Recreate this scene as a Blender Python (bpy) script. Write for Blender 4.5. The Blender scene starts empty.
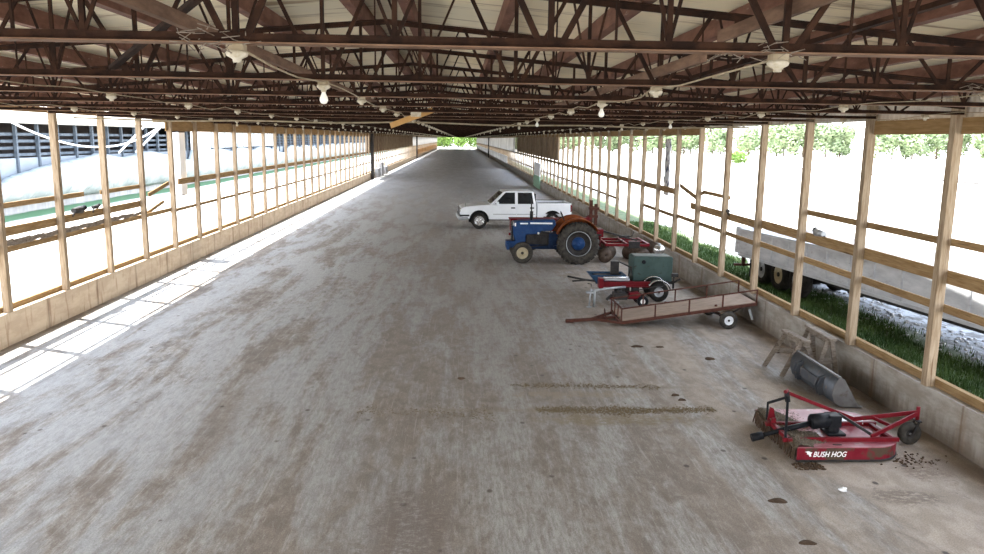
import bpy, bmesh, math, random
from mathutils import Vector, Matrix
from math import sin, cos, pi, radians
random.seed(7)
S = bpy.context.scene
COL = S.collection
# ------------------------------------------------------------ materials
def nodes(m):
    m.use_nodes = True
    return m.node_tree.nodes, m.node_tree.links
MATS = {}
DIM = dict(timber_post=.80, timber_rail=.66, grey_timber=.75, fascia_timber=.8, orange_plank=.8, runner_board=.8, weathered_aluminium=1.2, tyre_rubber=.4, dusty_rubber=.5, black_plastic=.35, dark_metal=.5,
    tractor_blue=.46, dull_blue_paint=.45, faded_orange=.6, cream_rim=.75, red_paint=.5, dull_red_paint=.5, faded_red_deck=.72, muddy_red_skirt=.55, dead_grass=.75, dry_mud=.7, green_enamel=.45, blue_tray=.6,
    rusty_rail=.45, plywood_deck=.75, blue_grey_steel=.6, grey_steel_side=.7, rusty_disc=.5, galvanised=.8, tinted_glass=.6, cable_cream=.6, purlin_steel=.75, rubber=.5)
def mat(name, c1, c2=None, scale=6.0, rough=0.7, metal=0.0, stretch=(1, 1, 1), lo=0.35, hi=0.65, bump=0.0, bscale=40, detail=6, c3=None, s3=30, lo3=.6, hi3=.7, rnd=0.0, world=False):
    if name in MATS: return MATS[name]
    k_ = DIM.get(name, 1.); c1 = tuple(v * k_ for v in c1); c2 = tuple(v * k_ for v in c2) if c2 else c2; c3 = tuple(v * k_ for v in c3) if c3 else c3
    m = bpy.data.materials.new(name); N, L = nodes(m)
    b = N['Principled BSDF']; b.inputs['Roughness'].default_value = rough; b.inputs['Metallic'].default_value = metal
    if rough > .4 and metal < .3: b.inputs['Specular IOR Level'].default_value = .12
    b.inputs['Base Color'].default_value = (*c1, 1)
    tc = N.new('ShaderNodeTexCoord'); mp = N.new('ShaderNodeMapping'); mp.inputs['Scale'].default_value = stretch
    if world:
        g = N.new('ShaderNodeNewGeometry'); L.new(g.outputs['Position'], mp.inputs[0])
    else:
        oi = N.new('ShaderNodeObjectInfo'); cm = N.new('ShaderNodeVectorMath'); cm.operation = 'MULTIPLY_ADD'
        cm.inputs[1].default_value = (17, 13, 11)
        L.new(oi.outputs['Random'], cm.inputs[0]); L.new(tc.outputs['Object'], cm.inputs[2]); L.new(cm.outputs[0], mp.inputs[0])
    out = None
    if c2 is not None:
        n = N.new('ShaderNodeTexNoise'); n.inputs['Scale'].default_value = scale; n.inputs['Detail'].default_value = detail; n.inputs['Roughness'].default_value = .62
        L.new(mp.outputs[0], n.inputs['Vector'])
        r = N.new('ShaderNodeValToRGB'); r.color_ramp.elements[0].position = lo; r.color_ramp.elements[1].position = hi
        r.color_ramp.elements[0].color = (*c1, 1); r.color_ramp.elements[1].color = (*c2, 1)
        L.new(n.outputs['Fac'], r.inputs[0]); out = r.outputs[0]
        if c3 is not None:
            n3 = N.new('ShaderNodeTexNoise'); n3.inputs['Scale'].default_value = s3; n3.inputs['Detail'].default_value = 4
            L.new(mp.outputs[0], n3.inputs['Vector'])
            r3 = N.new('ShaderNodeMapRange'); r3.inputs[1].default_value = lo3; r3.inputs[2].default_value = hi3
            L.new(n3.outputs['Fac'], r3.inputs[0])
            mx = N.new('ShaderNodeMix'); mx.data_type = 'RGBA'; mx.inputs['B'].default_value = (*c3, 1)
            L.new(r3.outputs[0], mx.inputs['Factor']); L.new(out, mx.inputs['A']); out = mx.outputs['Result']
        if rnd:
            hs = N.new('ShaderNodeHueSaturation'); mr = N.new('ShaderNodeMapRange')
            oi2 = N.new('ShaderNodeObjectInfo')
            mr.inputs[3].default_value = 1 - rnd; mr.inputs[4].default_value = 1 + rnd
            L.new(oi2.outputs['Random'], mr.inputs[0]); L.new(mr.outputs[0], hs.inputs['Value']); L.new(out, hs.inputs['Color']); out = hs.outputs[0]
        L.new(out, b.inputs['Base Color'])
    if bump:
        nb = N.new('ShaderNodeTexNoise'); nb.inputs['Scale'].default_value = bscale; nb.inputs['Detail'].default_value = 5
        L.new(mp.outputs[0], nb.inputs['Vector'])
        bp = N.new('ShaderNodeBump'); bp.inputs['Strength'].default_value = bump; bp.inputs['Distance'].default_value = .02
        L.new(nb.outputs['Fac'], bp.inputs['Height']); L.new(bp.outputs[0], b.inputs['Normal'])
    MATS[name] = m
    return m

WOODP = mat('timber_post', (.30, .215, .135), (.46, .365, .26), 5, .85, stretch=(6, 6, .6), bump=.3, c3=(.17, .10, .055), s3=3, lo3=.6, hi3=.75, rnd=.12)
WOODR = mat('timber_rail', (.33, .20, .09), (.48, .33, .17), 5, .85, stretch=(6, .5, 6), bump=.3, c3=(.16, .10, .05), s3=4, lo3=.62, hi3=.75, rnd=.15)
WOODG = mat('grey_timber', (.20, .16, .125), (.34, .29, .24), 9, .9, stretch=(1, 1, 3), bump=.4, c3=(.10, .07, .05), s3=8, lo3=.6, hi3=.72)
FASC = mat('fascia_timber', (.25, .15, .06), (.36, .23, .11), 4, .85, stretch=(6, .5, 6), bump=.3)
PLANK = mat('orange_plank', (.50, .28, .10), (.60, .36, .15), 5, .8, stretch=(1, 1, 1))
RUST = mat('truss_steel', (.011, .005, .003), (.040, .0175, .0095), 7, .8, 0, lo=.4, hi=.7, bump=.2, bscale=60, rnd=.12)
FLANGE = mat('flange_rust', (.12, .068, .042), (.20, .12, .078), 6, .75)
PURL = mat('purlin_steel', (.12, .055, .038), (.23, .115, .08), 3, .7, .1, stretch=(3, 1, 3), c3=(.38, .30, .25), s3=5, lo3=.66, hi3=.74)
RUNN = mat('runner_board', (.11, .065, .045), (.20, .125, .085), 4, .85, stretch=(5, 1, 5))
GALV = mat('galvanised', (.36, .38, .40), (.50, .52, .54), 8, .5, .5)
GALVW = mat('weathered_aluminium', (.28, .285, .30), (.40, .405, .415), 2, .55, .1, stretch=(.6, .6, 2), c3=(.22, .20, .19), s3=5, lo3=.62, hi3=.8)
CERAM = mat('ceramic_white', (.36, .31, .22), (.50, .46, .38), 20, .5)
CABLE = mat('cable_cream', (.38, .30, .19), (.55, .47, .34), 8, .7)
BULB = mat('bulb_glass', (.80, .78, .72), (.86, .85, .80), 10, .15)
WHITEP = mat('white_paint', (.74, .77, .80), (.80, .83, .86), 2, .28)
GLASS = mat('tinted_glass', (.02, .022, .025), (.035, .04, .045), 3, .08)
RUBBER = mat('tyre_rubber', (.035, .032, .03), (.085, .078, .07), 9, .85, bump=.2)
RUBBERD = mat('dusty_rubber', (.055, .05, .045), (.15, .135, .115), 9, .9, bump=.2)
BLACKP = mat('black_plastic', (.02, .022, .027), (.045, .047, .055), 10, .45)
DARKM = mat('dark_metal', (.025, .024, .026), (.07, .06, .055), 9, .6, .4)
CHROME = mat('chrome', (.62, .62, .62), (.72, .72, .72), 5, .25, .9)
TBLUE = mat('tractor_blue', (.025, .085, .27), (.045, .13, .36), 5, .42, c3=(.10, .10, .10), s3=8, lo3=.66, hi3=.8)
TBLUED = mat('dull_blue_paint', (.015, .035, .10), (.03, .07, .17), 6, .6)
FORANGE = mat('faded_orange', (.30, .075, .022), (.42, .13, .045), 5, .7, c3=(.20, .05, .02), s3=6, lo3=.55, hi3=.75)
CREAM = mat('cream_rim', (.50, .42, .27), (.62, .54, .38), 8, .6)
REDP = mat('red_paint', (.24, .012, .022), (.33, .022, .035), 6, .45, c3=(.16, .05, .035), s3=12, lo3=.62, hi3=.75)
REDD = mat('dull_red_paint', (.17, .016, .018), (.26, .03, .028), 6, .6, c3=(.10, .045, .03), s3=9, lo3=.55, hi3=.7)
REDF = mat('faded_red_deck', (.36, .085, .11), (.50, .20, .225), 3.5, .38, lo=.38, hi=.62, c3=(.62, .52, .50), s3=5, lo3=.60, hi3=.72)  # pale patches: worn paint plus white highlights put into the colour
MUDRED = mat('muddy_red_skirt', (.27, .014, .03), (.34, .03, .05), 6, .45, c3=(.15, .10, .07), s3=4, lo3=.53, hi3=.60)
GRAVEL = mat('dead_grass', (.09, .07, .05), (.26, .21, .155), 45, .95, bump=.9, bscale=70, c3=(.40, .36, .30), s3=60, lo3=.6, hi3=.66)
MUD = mat('dry_mud', (.085, .055, .035), (.14, .095, .065), 20, .95, bump=.5)
GREENP = mat('green_enamel', (.085, .145, .135), (.12, .19, .175), 3, .45, c3=(.07, .08, .07), s3=9, lo3=.62, hi3=.75)
TRAYB = mat('blue_tray', (.03, .08, .17), (.06, .13, .23), 6, .5)
RUSTT = mat('rusty_rail', (.13, .05, .035), (.22, .09, .065), 12, .75)
DECKW = mat('plywood_deck', (.36, .27, .21), (.47, .37, .295), 3, .85, stretch=(1, 4, 1), c3=(.28, .20, .15), s3=4, lo3=.6, hi3=.75)
STEELB = mat('blue_grey_steel', (.09, .105, .13), (.16, .175, .20), 6, .45, .4, c3=(.22, .19, .16), s3=9, lo3=.58, hi3=.7)
STEELG = mat('grey_steel_side', (.20, .19, .185), (.28, .27, .265), 6, .55, .2, c3=(.15, .11, .08), s3=8, lo3=.6, hi3=.75)
DISC = mat('rusty_disc', (.13, .08, .055), (.24, .17, .12), 10, .6, .4)
WHITEM = mat('white_letter', (.85, .85, .85), (.9, .9, .9), 3, .5)
CURTW = mat('white_curtain', (.36, .40, .42), (.50, .54, .56), 1.4, .7, stretch=(1, 1, .5), c3=(.22, .25, .27), s3=2.2, lo3=.58, hi3=.75, bump=.4, bscale=4)
CURTB = mat('blue_curtain', (.20, .235, .28), (.27, .31, .35), .8, .7, stretch=(1, .3, 1))
SIDEP = mat('pale_siding', (.42, .41, .41), (.56, .55, .55), 1.2, .6, stretch=(1, 2.5, .4))
SIDEB = mat('brown_siding', (.22, .15, .10), (.34, .25, .17), 1.2, .8, stretch=(1, 3, .4))
SIDEG = mat('corrugated_siding', (.42, .38, .33), (.54, .50, .45), 2, .6, stretch=(1, 3, .5), c3=(.26, .17, .11), s3=3, lo3=.6, hi3=.75)
BARNP = mat('barn_blue_grey', (.07, .09, .115), (.12, .145, .175), 2, .7)
BARND = mat('barn_dark', (.07, .065, .07), (.12, .11, .115), 1, .9)
BARNR = mat('barn_roof', (.30, .29, .25), (.38, .37, .33), 1, .6)
PGREEN = mat('pale_green_board', (.25, .42, .30), (.34, .50, .38), 5, .8)
TARP = mat('blue_white_tarp', (.60, .63, .68), (.75, .77, .80), 4, .7, c3=(.08, .09, .16), s3=4, lo3=.55, hi3=.6)
LEAF = mat('haze_paled_leaves', (.22, .30, .15), (.36, .43, .26), .5, .75, rnd=.2)  # distance haze and glare are put into this pale leaf colour
LEAFB = mat('bright_green_leaves', (.13, .24, .05), (.24, .34, .09), .5, .75, rnd=.15)  # more saturated green for the far-end trees and the field bush
TRUNK = mat('bark', (.12, .09, .06), (.2, .15, .11), 6, .9)
BLADE = mat('grass_blades', (.028, .055, .014), (.075, .12, .035), .8, .8, lo=.35, hi=.65)
def translucent(name, c, c2, f):
    m = mat(name, c, c2, 1.2, .7, stretch=(1, .42, .25), lo=.42, hi=.58, detail=3); N, L = m.node_tree.nodes, m.node_tree.links
    t = N.new('ShaderNodeBsdfTranslucent'); t.inputs[0].default_value = (*c2, 1); x = N.new('ShaderNodeMixShader'); x.inputs[0].default_value = f
    L.new(N['Principled BSDF'].outputs[0], x.inputs[1]); L.new(t.outputs[0], x.inputs[2]); L.new(x.outputs[0], N['Material Output'].inputs[0]); return m
TRSID = translucent('translucent_siding', (.30, .29, .28), (.70, .69, .67), .5)
TRTAN = translucent('translucent_tan_siding', (.22, .14, .08), (.55, .40, .26), .45)
PAPER = mat('paper_white', (.82, .83, .85), (.88, .89, .9), 20, .6)

def ramp(N, L, src, stops):
    r = N.new('ShaderNodeValToRGB'); e = r.color_ramp.elements
    while len(e) > 1: e.remove(e[-1])
    e[0].position = stops[0][0]; e[0].color = (*stops[0][1], 1)
    for p, c in stops[1:]:
        q = e.new(p); q.color = (*c, 1)
    L.new(src, r.inputs[0]); return r.outputs[0]
class G:                       # small node-graph helper
    def __init__(s, m): s.N, s.L = nodes(m); s.b = s.N['Principled BSDF']; s.g = s.N.new('ShaderNodeNewGeometry')
    def mapp(s, sc, rot=(0, 0, 0), loc=(0, 0, 0)):
        p = s.N.new('ShaderNodeMapping'); p.inputs['Scale'].default_value = sc; p.inputs['Rotation'].default_value = rot; p.inputs['Location'].default_value = loc
        s.L.new(s.g.outputs['Position'], p.inputs[0]); return p.outputs[0]
    def noise(s, v, scale, det=6, ro=.6, dist=0):
        n = s.N.new('ShaderNodeTexNoise'); n.inputs['Scale'].default_value = scale; n.inputs['Detail'].default_value = det; n.inputs['Roughness'].default_value = ro; n.inputs['Distortion'].default_value = dist
        s.L.new(v, n.inputs['Vector']); return n.outputs['Fac']
    def rng(s, v, a, b, c=0., d=1.):
        r = s.N.new('ShaderNodeMapRange'); r.interpolation_type = 'SMOOTHSTEP'
        for i, x in enumerate((a, b, c, d)): r.inputs[i + 1].default_value = x
        s.L.new(v, r.inputs[0]); return r.outputs[0]
    def mix(s, f, a, b):
        m = s.N.new('ShaderNodeMix'); m.data_type = 'RGBA'
        for k, x in (('A', a), ('B', b)):
            if isinstance(x, tuple): m.inputs[k].default_value = (*x, 1)
            else: s.L.new(x, m.inputs[k])
        if isinstance(f, float): m.inputs['Factor'].default_value = f
        else: s.L.new(f, m.inputs['Factor'])
        return m.outputs['Result']
    def math(s, op, a, b=None):
        m = s.N.new('ShaderNodeMath'); m.operation = op
        for i, x in enumerate((a, b)):
            if x is None: continue
            if isinstance(x, (int, float)): m.inputs[i].default_value = x
            else: s.L.new(x, m.inputs[i])
        return m.outputs[0]
    def xyz(s):
        x = s.N.new('ShaderNodeSeparateXYZ'); s.L.new(s.g.outputs['Position'], x.inputs[0]); return x.outputs
    def bump(s, h, st=.3, d=.02):
        p = s.N.new('ShaderNodeBump'); p.inputs['Strength'].default_value = st; p.inputs['Distance'].default_value = d
        s.L.new(h, p.inputs['Height']); s.L.new(p.outputs[0], s.b.inputs['Normal'])

def floor_material():
    m = bpy.data.materials.new('worn_concrete_floor'); g = G(m)
    X, Y, Z = g.xyz()
    tilt = (0, 0, .05)
    n1 = g.noise(g.mapp((1.1, .22, 1), tilt), 1.0, 8, .62, .4)          # broad drive-lane patches
    n2 = g.noise(g.mapp((5, .45, 1), tilt), 1.0, 7, .65, .3)            # scraped streaks
    n3 = g.noise(g.mapp((2.1, 1.3, 1)), 1.6, 9, .68, .5)                # blotches
    n4 = g.noise(g.mapp((26, 2.5, 1), tilt), 1.0, 5, .7)
    n5 = g.noise(g.mapp((1, 1, 1)), 55, 3, .6)
    n6 = g.noise(g.mapp((1.6, .7, 1), tilt), 6.5, 8, .75, .4)
    n7 = g.noise(g.mapp((1, 1.6, 1)), 9, 7, .8)
    n8 = g.noise(g.mapp((3.2, .8, 1), tilt), 4.5, 9, .85, .3)
    n9 = g.noise(g.mapp((14, .35, 1), tilt), 1.6, 5, .7, .2)
    clean = g.mix(g.rng(n4, .40, .62), (.225, .215, .20), (.305, .295, .28))
    dirt = g.mix(g.rng(n3, .35, .65), (.21, .18, .15), (.145, .12, .10))
    f = g.math('ADD', g.math('MULTIPLY', n1, .55), g.math('ADD', g.math('MULTIPLY', n2, .25), g.math('ADD', g.math('MULTIPLY', n3, .16), g.math('MULTIPLY', n6, .14))))
    # dirt grows towards the right wall and in the middle lane
    n6c = g.math('SUBTRACT', n6, .5); lane = g.rng(X, .5, 5.5, 0., .065)
    lane2 = g.math('MULTIPLY', g.rng(g.math('ABSOLUTE', g.math('ADD', X, 1.0)), .0, 1.3, 1., 0.), .045)
    lane3 = g.math('MULTIPLY', g.rng(g.math('ABSOLUTE', g.math('SUBTRACT', X, -.0)), .0, .8, 1., 0.), .03)
    f = g.math('ADD', g.math('ADD', f, lane), g.math('ADD', lane2, lane3))
    base = g.mix(g.rng(f, .50, .63), clean, dirt)
    base = g.mix(g.math('MULTIPLY', g.rng(n6, .52, .64), .45), base, (.17, .145, .122))
    base = g.mix(g.math('MULTIPLY', g.rng(n8, .50, .58), .65), base, (.145, .12, .10))
    base = g.mix(g.math('MULTIPLY', g.rng(n8, .46, .38), .45), base, (.36, .345, .325))
    base = g.mix(g.math('MULTIPLY', g.rng(n9, .57, .66), .35), base, (.14, .12, .10))
    base = g.mix(g.math('MULTIPLY', g.rng(n9, .42, .34), .35), base, (.38, .365, .345))
    blue = g.math('MULTIPLY', g.rng(X, 1.5, -4.5), g.rng(n1, .56, .44))
    base = g.mix(g.math('MULTIPLY', blue, .4), base, (.235, .25, .27))
    tan = g.mix(g.rng(n3, .4, .6), (.35, .295, .245), (.27, .225, .18))
    ft = g.math('MULTIPLY', g.rng(X, 2.2, 5.8), g.rng(n1, .36, .56))
    base = g.mix(ft, base, tan)
    # darker brown along the foot of the right wall, broken up by noise
    nb = g.noise(g.mapp((1, .6, 1)), 1.3, 6)
    edge = g.math('MULTIPLY', g.rng(X, 5.9, 7.1), g.rng(nb, .35, .6))
    base = g.mix(edge, base, (.15, .115, .088))
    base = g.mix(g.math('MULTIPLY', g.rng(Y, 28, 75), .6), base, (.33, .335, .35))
    # smears of dung drawn across the floor, each with a shape of its own
    for (cx, cy, lx, ly, c, st) in ((2.7, 11.75, 1.5, .26, (.16, .125, .075), .9), (2.0, 13.0, 1.6, .22, (.22, .18, .13), .7), (.6, 12.2, 1.2, .10, (.17, .14, .10), .6), (3.4, 13.4, .9, .10, (.17, .14, .10), .6),
                            (-.55, 8.2, .5, 1.5, (.12, .095, .08), .75), (-1.3, 7.0, .4, 1.0, (.13, .105, .085), .6), (-3.6, 12.2, .35, 2.2, (.165, .14, .12), .6), (5.7, 9.0, .7, .25, (.11, .085, .065), .7), (6.3, 9.9, .35, .5, (.15, .11, .08), .8),
                            (3.85, 16.25, .16, .08, (.11, .09, .06), 1.), (4.25, 16.15, .12, .06, (.13, .10, .07), .9), (2.1, 22.6, 1.6, .12, (.16, .13, .10), .8), (2.6, 24.3, 1.4, .12, (.16, .13, .10), .7), (1.6, 26.0, 1.2, .12, (.16, .13, .10), .7), (3.1, 26.5, 1.2, .35, (.13, .10, .08), .7)):
        dx = g.math('DIVIDE', g.math('SUBTRACT', X, cx), lx); dy = g.math('DIVIDE', g.math('SUBTRACT', Y, cy), ly)
        d = g.math('ADD', g.math('MULTIPLY', dx, dx), g.math('MULTIPLY', dy, dy))
        d = g.math('ADD', g.math('SQRT', d), g.math('MULTIPLY', g.math('SUBTRACT', n3, .5), 3.4))
        brk = g.rng(n7, .40, .52)
        base = g.mix(g.math('MULTIPLY', g.math('MULTIPLY', g.rng(d, .45, 1.15, 1., 0.), brk), st), base, c)
    # specks of trodden dirt
    v = g.N.new('ShaderNodeTexVoronoi'); v.inputs['Scale'].default_value = 2.1; g.L.new(g.mapp((1, .8, 1)), v.inputs['Vector'])
    sp = g.math('MULTIPLY', g.rng(v.outputs['Distance'], .05, .11, 1., 0.), g.rng(n3, .43, .49))
    base = g.mix(sp, base, (.075, .06, .05))
    fine = g.rng(n5, .3, .7, .98, 1.42)
    hv = g.N.new('ShaderNodeHueSaturation'); g.L.new(base, hv.inputs['Color']); g.L.new(fine, hv.inputs['Value'])
    g.L.new(hv.outputs[0], g.b.inputs['Base Color']); g.b.inputs['Roughness'].default_value = .62
    g.L.new(g.rng(f, .5, .64, .5, .85), g.b.inputs['Roughness'])
    g.bump(g.math('ADD', n4, n5), .25, .01)
    return m
def curb_material(side):
    m = bpy.data.materials.new('concrete_curb_' + side); g = G(m); X, Y, Z = g.xyz()
    n1 = g.noise(g.mapp((1, .8, 2.5)), 1.6, 8, .65); n2 = g.noise(g.mapp((1, 5, .8)), 1.2, 6, .6); n3 = g.noise(g.mapp((1, 1, 1)), 40, 3)
    if side == 'right':
        c = g.mix(g.rng(n1, .38, .62), (.36, .335, .30), (.245, .215, .18))
        low = g.math('ADD', Z, g.math('MULTIPLY', g.math('SUBTRACT', n2, .5), .9))
        c = g.mix(g.math('MULTIPLY', g.rng(low, .02, .42, 1., 0.), .75), c, (.135, .10, .07))
    else:
        c = g.mix(g.rng(n1, .38, .62), (.56, .46, .34), (.46, .36, .26))
        c = g.mix(g.math('MULTIPLY', g.rng(n2, .55, .66), .6), c, (.28, .17, .10))
    # form joints and the dark runs of water below each post
    saw = g.math('FRACT', g.math('DIVIDE', g.math('ADD', Y, 40 - (11.36 - 2.44 * 4 if side == 'right' else 16.26 - 2.44 * 6)), 2.44))
    d = g.math('ABSOLUTE', g.math('SUBTRACT', saw, .5))
    c = g.mix(g.math('MULTIPLY', g.rng(d, .485, .497), .55), c, (.10, .07, .045))
    c = g.mix(g.math('MULTIPLY', g.math('MULTIPLY', g.rng(d, .44, .49), g.rng(n2, .42, .6)), .6), c, (.20, .12, .07))
    g.L.new(c, g.b.inputs['Base Color']); g.b.inputs['Roughness'].default_value = .85
    g.bump(g.math('ADD', n1, n3), .35, .02)
    return m
def ground_material():
    m = bpy.data.materials.new('dry_ground'); g = G(m); X, Y, Z = g.xyz()
    n1 = g.noise(g.mapp((1, .6, 1)), .7, 8, .65); n2 = g.noise(g.mapp((1, .5, 1)), 3.0, 6, .7)
    dry = g.mix(g.rng(n1, .35, .65), (.50, .48, .45), (.42, .39, .34))
    rock = g.mix(g.rng(n2, .42, .56), (.09, .09, .09), (.26, .275, .30))
    green = g.mix(g.rng(n2, .35, .65), (.05, .085, .03), (.11, .14, .065))
    bare = g.mix(g.rng(n2, .4, .6), (.11, .09, .07), (.17, .145, .115))
    e = g.math('MULTIPLY', g.math('SUBTRACT', n1, .5), 1.2)
    xr = g.math('ADD', X, e)
    c = g.mix(g.math('MULTIPLY', g.rng(xr, 10.9, 11.3), g.rng(xr, 12.9, 13.9, 1., 0.)), dry, rock)
    gm = g.math('MULTIPLY', g.rng(xr, 9.1, 9.5), g.rng(xr, 11.1, 11.7, 1., 0.))
    c = g.mix(g.math('MULTIPLY', gm, g.rng(X, 5, 6)), c, green)
    c = g.mix(g.math('MULTIPLY', g.rng(X, 6, 7), g.rng(xr, 9.1, 9.5, 1., 0.)), c, bare)
    gl = g.math('MULTIPLY', g.rng(xr, -25.8, -25.5), g.rng(xr, -23.9, -23.4, 1., 0.))
    c = g.mix(gl, c, (.05, .13, .055))
    g.L.new(c, g.b.inputs['Base Color']); g.b.inputs['Roughness'].default_value = .95
    g.bump(n2, .5, .05)
    return m
def ceiling_material():
    m = bpy.data.materials.new('roof_underside'); g = G(m); X, Y, Z = g.xyz()
    n1 = g.noise(g.mapp((.35, 2.2, 1)), 1.4, 7, .65, .3); n2 = g.noise(g.mapp((.5, .35, 1)), 1.0, 5); n3 = g.noise(g.mapp((.25, 5, 1)), 1.5, 5, .6)
    c = g.mix(g.rng(n2, .38, .62), (.86, .76, .55), (.74, .69, .53))
    c = g.mix(g.rng(n1, .56, .70), c, (.33, .25, .155))
    c = g.mix(g.math('MULTIPLY', g.rng(n3, .60, .66), .6), c, (.24, .16, .10))
    g.L.new(c, g.b.inputs['Base Color']); g.b.inputs['Roughness'].default_value = .8
    return m

# ------------------------------------------------------------ mesh helpers
class MB:
    def __init__(s): s.v = []; s.f = []; s.sm = []
    def add(s, vs, fs, smooth=False):
        o = len(s.v); s.v += [tuple(v) for v in vs]; s.f += [tuple(i + o for i in f) for f in fs]; s.sm += [smooth] * len(fs); return s
    def box(s, x0, x1, y0, y1, z0, z1):
        vs = [(x, y, z) for x in (x0, x1) for y in (y0, y1) for z in (z0, z1)]
        return s.add(vs, [(0, 1, 3, 2), (4, 6, 7, 5), (0, 4, 5, 1), (2, 3, 7, 6), (0, 2, 6, 4), (1, 5, 7, 3)])
    def beam(s, p, q, w, h, up=(0, 0, 1)):
        p = Vector(p); q = Vector(q); d = (q - p).normalized(); up = Vector(up)
        if abs(d.dot(up)) > .98: up = Vector((1, 0, 0)) if abs(d.x) < .9 else Vector((0, 1, 0))
        a = d.cross(up).normalized(); b = a.cross(d).normalized(); a = a * w / 2; b = b * h / 2
        vs = [p - a - b, p + a - b, p + a + b, p - a + b, q - a - b, q + a - b, q + a + b, q - a + b]
        return s.add(vs, [(0, 3, 2, 1), (4, 5, 6, 7), (0, 1, 5, 4), (1, 2, 6, 5), (2, 3, 7, 6), (3, 0, 4, 7)])
    def tube(s, pts, r, n=10, caps=True):
        pts = [Vector(p) for p in pts]; rs = r if isinstance(r, (list, tuple)) else [r] * len(pts)
        rings = []; prev = None
        for i, p in enumerate(pts):
            t = (pts[min(i + 1, len(pts) - 1)] - pts[max(i - 1, 0)]).normalized()
            if prev is None:
                prev = t.cross(Vector((0, 0, 1))) if abs(t.z) < .95 else t.cross(Vector((1, 0, 0)))
            a = (prev - t * prev.dot(t)).normalized(); prev = a; b = t.cross(a)
            rings.append([p + (a * cos(2 * pi * k / n) + b * sin(2 * pi * k / n)) * rs[i] for k in range(n)])
        vs = [v for r_ in rings for v in r_]; fs = []
        for i in range(len(pts) - 1):
            for k in range(n): fs.append((i * n + k, i * n + (k + 1) % n, (i + 1) * n + (k + 1) % n, (i + 1) * n + k))
        s.add(vs, fs, True)
        if caps:
            o = len(s.v) - len(vs)
            s.f.append(tuple(o + k for k in reversed(range(n)))); s.f.append(tuple(o + (len(pts) - 1) * n + k for k in range(n))); s.sm += [False, False]
        return s
    def lathe(s, prof, c, axis, n=28, smooth=True, closed=True):
        c = Vector(c); ax = Vector(axis).normalized()
        a = ax.cross(Vector((0, 0, 1))) if abs(ax.z) < .9 else ax.cross(Vector((1, 0, 0)))
        a.normalize(); b = ax.cross(a); m = len(prof)
        vs = [c + ax * h + (a * cos(2 * pi * k / n) + b * sin(2 * pi * k / n)) * r for k in range(n) for r, h in prof]
        fs = []
        for k in range(n):
            for i in range(m if closed else m - 1):
                j = (i + 1) % m; kk = (k + 1) % n
                fs.append((k * m + i, k * m + j, kk * m + j, kk * m + i))
        return s.add(vs, fs, smooth)
    def prism(s, poly, axis, a, b):
        # poly of 2-tuples in the plane normal to axis ('x': (y,z); 'y': (x,z); 'z': (x,y))
        def P(u, v, w): return {'x': (w, u, v), 'y': (u, w, v), 'z': (u, v, w)}[axis]
        n = len(poly); vs = [P(u, v, a) for u, v in poly] + [P(u, v, b) for u, v in poly]
        fs = [tuple(range(n)), tuple(reversed(range(n, 2 * n)))] + [(i, i + n, (i + 1) % n + n, (i + 1) % n) for i in range(n)]
        return s.add(vs, fs)
    def sphere(s, c, r, n=10, m=8, sc=(1, 1, 1), jit=0):
        c = Vector(c); vs = []; fs = []
        for i in range(m + 1):
            t = pi * i / m
            for k in range(n):
                q = 2 * pi * k / n; rr = r * (1 + random.uniform(-jit, jit))
                vs.append(c + Vector((sin(t) * cos(q) * sc[0], sin(t) * sin(q) * sc[1], cos(t) * sc[2])) * rr)
        for i in range(m):
            for k in range(n): fs.append((i * n + k, i * n + (k + 1) % n, (i + 1) * n + (k + 1) % n, (i + 1) * n + k))
        return s.add(vs, fs, True)
    def mesh(s, name, m):
        me = bpy.data.meshes.new(name); me.from_pydata(s.v, [], s.f)
        me.polygons.foreach_set('use_smooth', s.sm); me.update()
        bm = bmesh.new(); bm.from_mesh(me); bmesh.ops.recalc_face_normals(bm, faces=bm.faces); bm.to_mesh(me); bm.free()
        if m: me.materials.append(m)
        return me
    def build(s, name, m, parent=None, bevel=0, off=True, local=False):
        if parent is not None and not local:
            w = root_loc(parent); s.v = [(x - w[0], y - w[1], z - w[2]) for x, y, z in s.v]
        o = bpy.data.objects.new(name, s.mesh(name, m)); COL.objects.link(o); o.parent = parent
        if bevel:
            b = o.modifiers.new('bevel', 'BEVEL'); b.width = bevel; b.segments = 2; b.limit_method = 'ANGLE'; b.angle_limit = radians(35)
        return o
def root_loc(o):
    w = Vector((0, 0, 0))
    while o is not None: w += Vector(o.location); o = o.parent
    return w
def tag(o, label, cat, group=None, kind=None):
    o['label'] = label; o['category'] = cat
    if group: o['group'] = group
    if kind: o['kind'] = kind
    return o
def thing(name, label, cat, loc, group=None, rz=0):
    o = bpy.data.objects.new(name, None); o.empty_display_size = .2; COL.objects.link(o); o.location = loc; o.rotation_euler = (0, 0, rz)
    return tag(o, label, cat, group)
def single(mb, name, m, origin, label, cat, group=None, kind=None, bevel=0):
    w = Vector(origin); mb.v = [(x - w[0], y - w[1], z - w[2]) for x, y, z in mb.v]
    o = mb.build(name, m, None, bevel); o.location = origin
    return tag(o, label, cat, group, kind)
def struct(mb, name, m):
    o = mb.build(name, m); o['kind'] = 'structure'; return o
def dup(o, loc, label=None, rz=None, scale=None):
    r = o.copy(); COL.objects.link(r); r.location = loc
    if rz is not None: r.rotation_euler = (0, 0, rz)
    if scale is not None: r.scale = scale
    if label: r['label'] = label
    for ch in o.children:
        c = ch.copy(); COL.objects.link(c); c.parent = r
        for g in ch.children:
            d = g.copy(); COL.objects.link(d); d.parent = c
    return r
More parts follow.
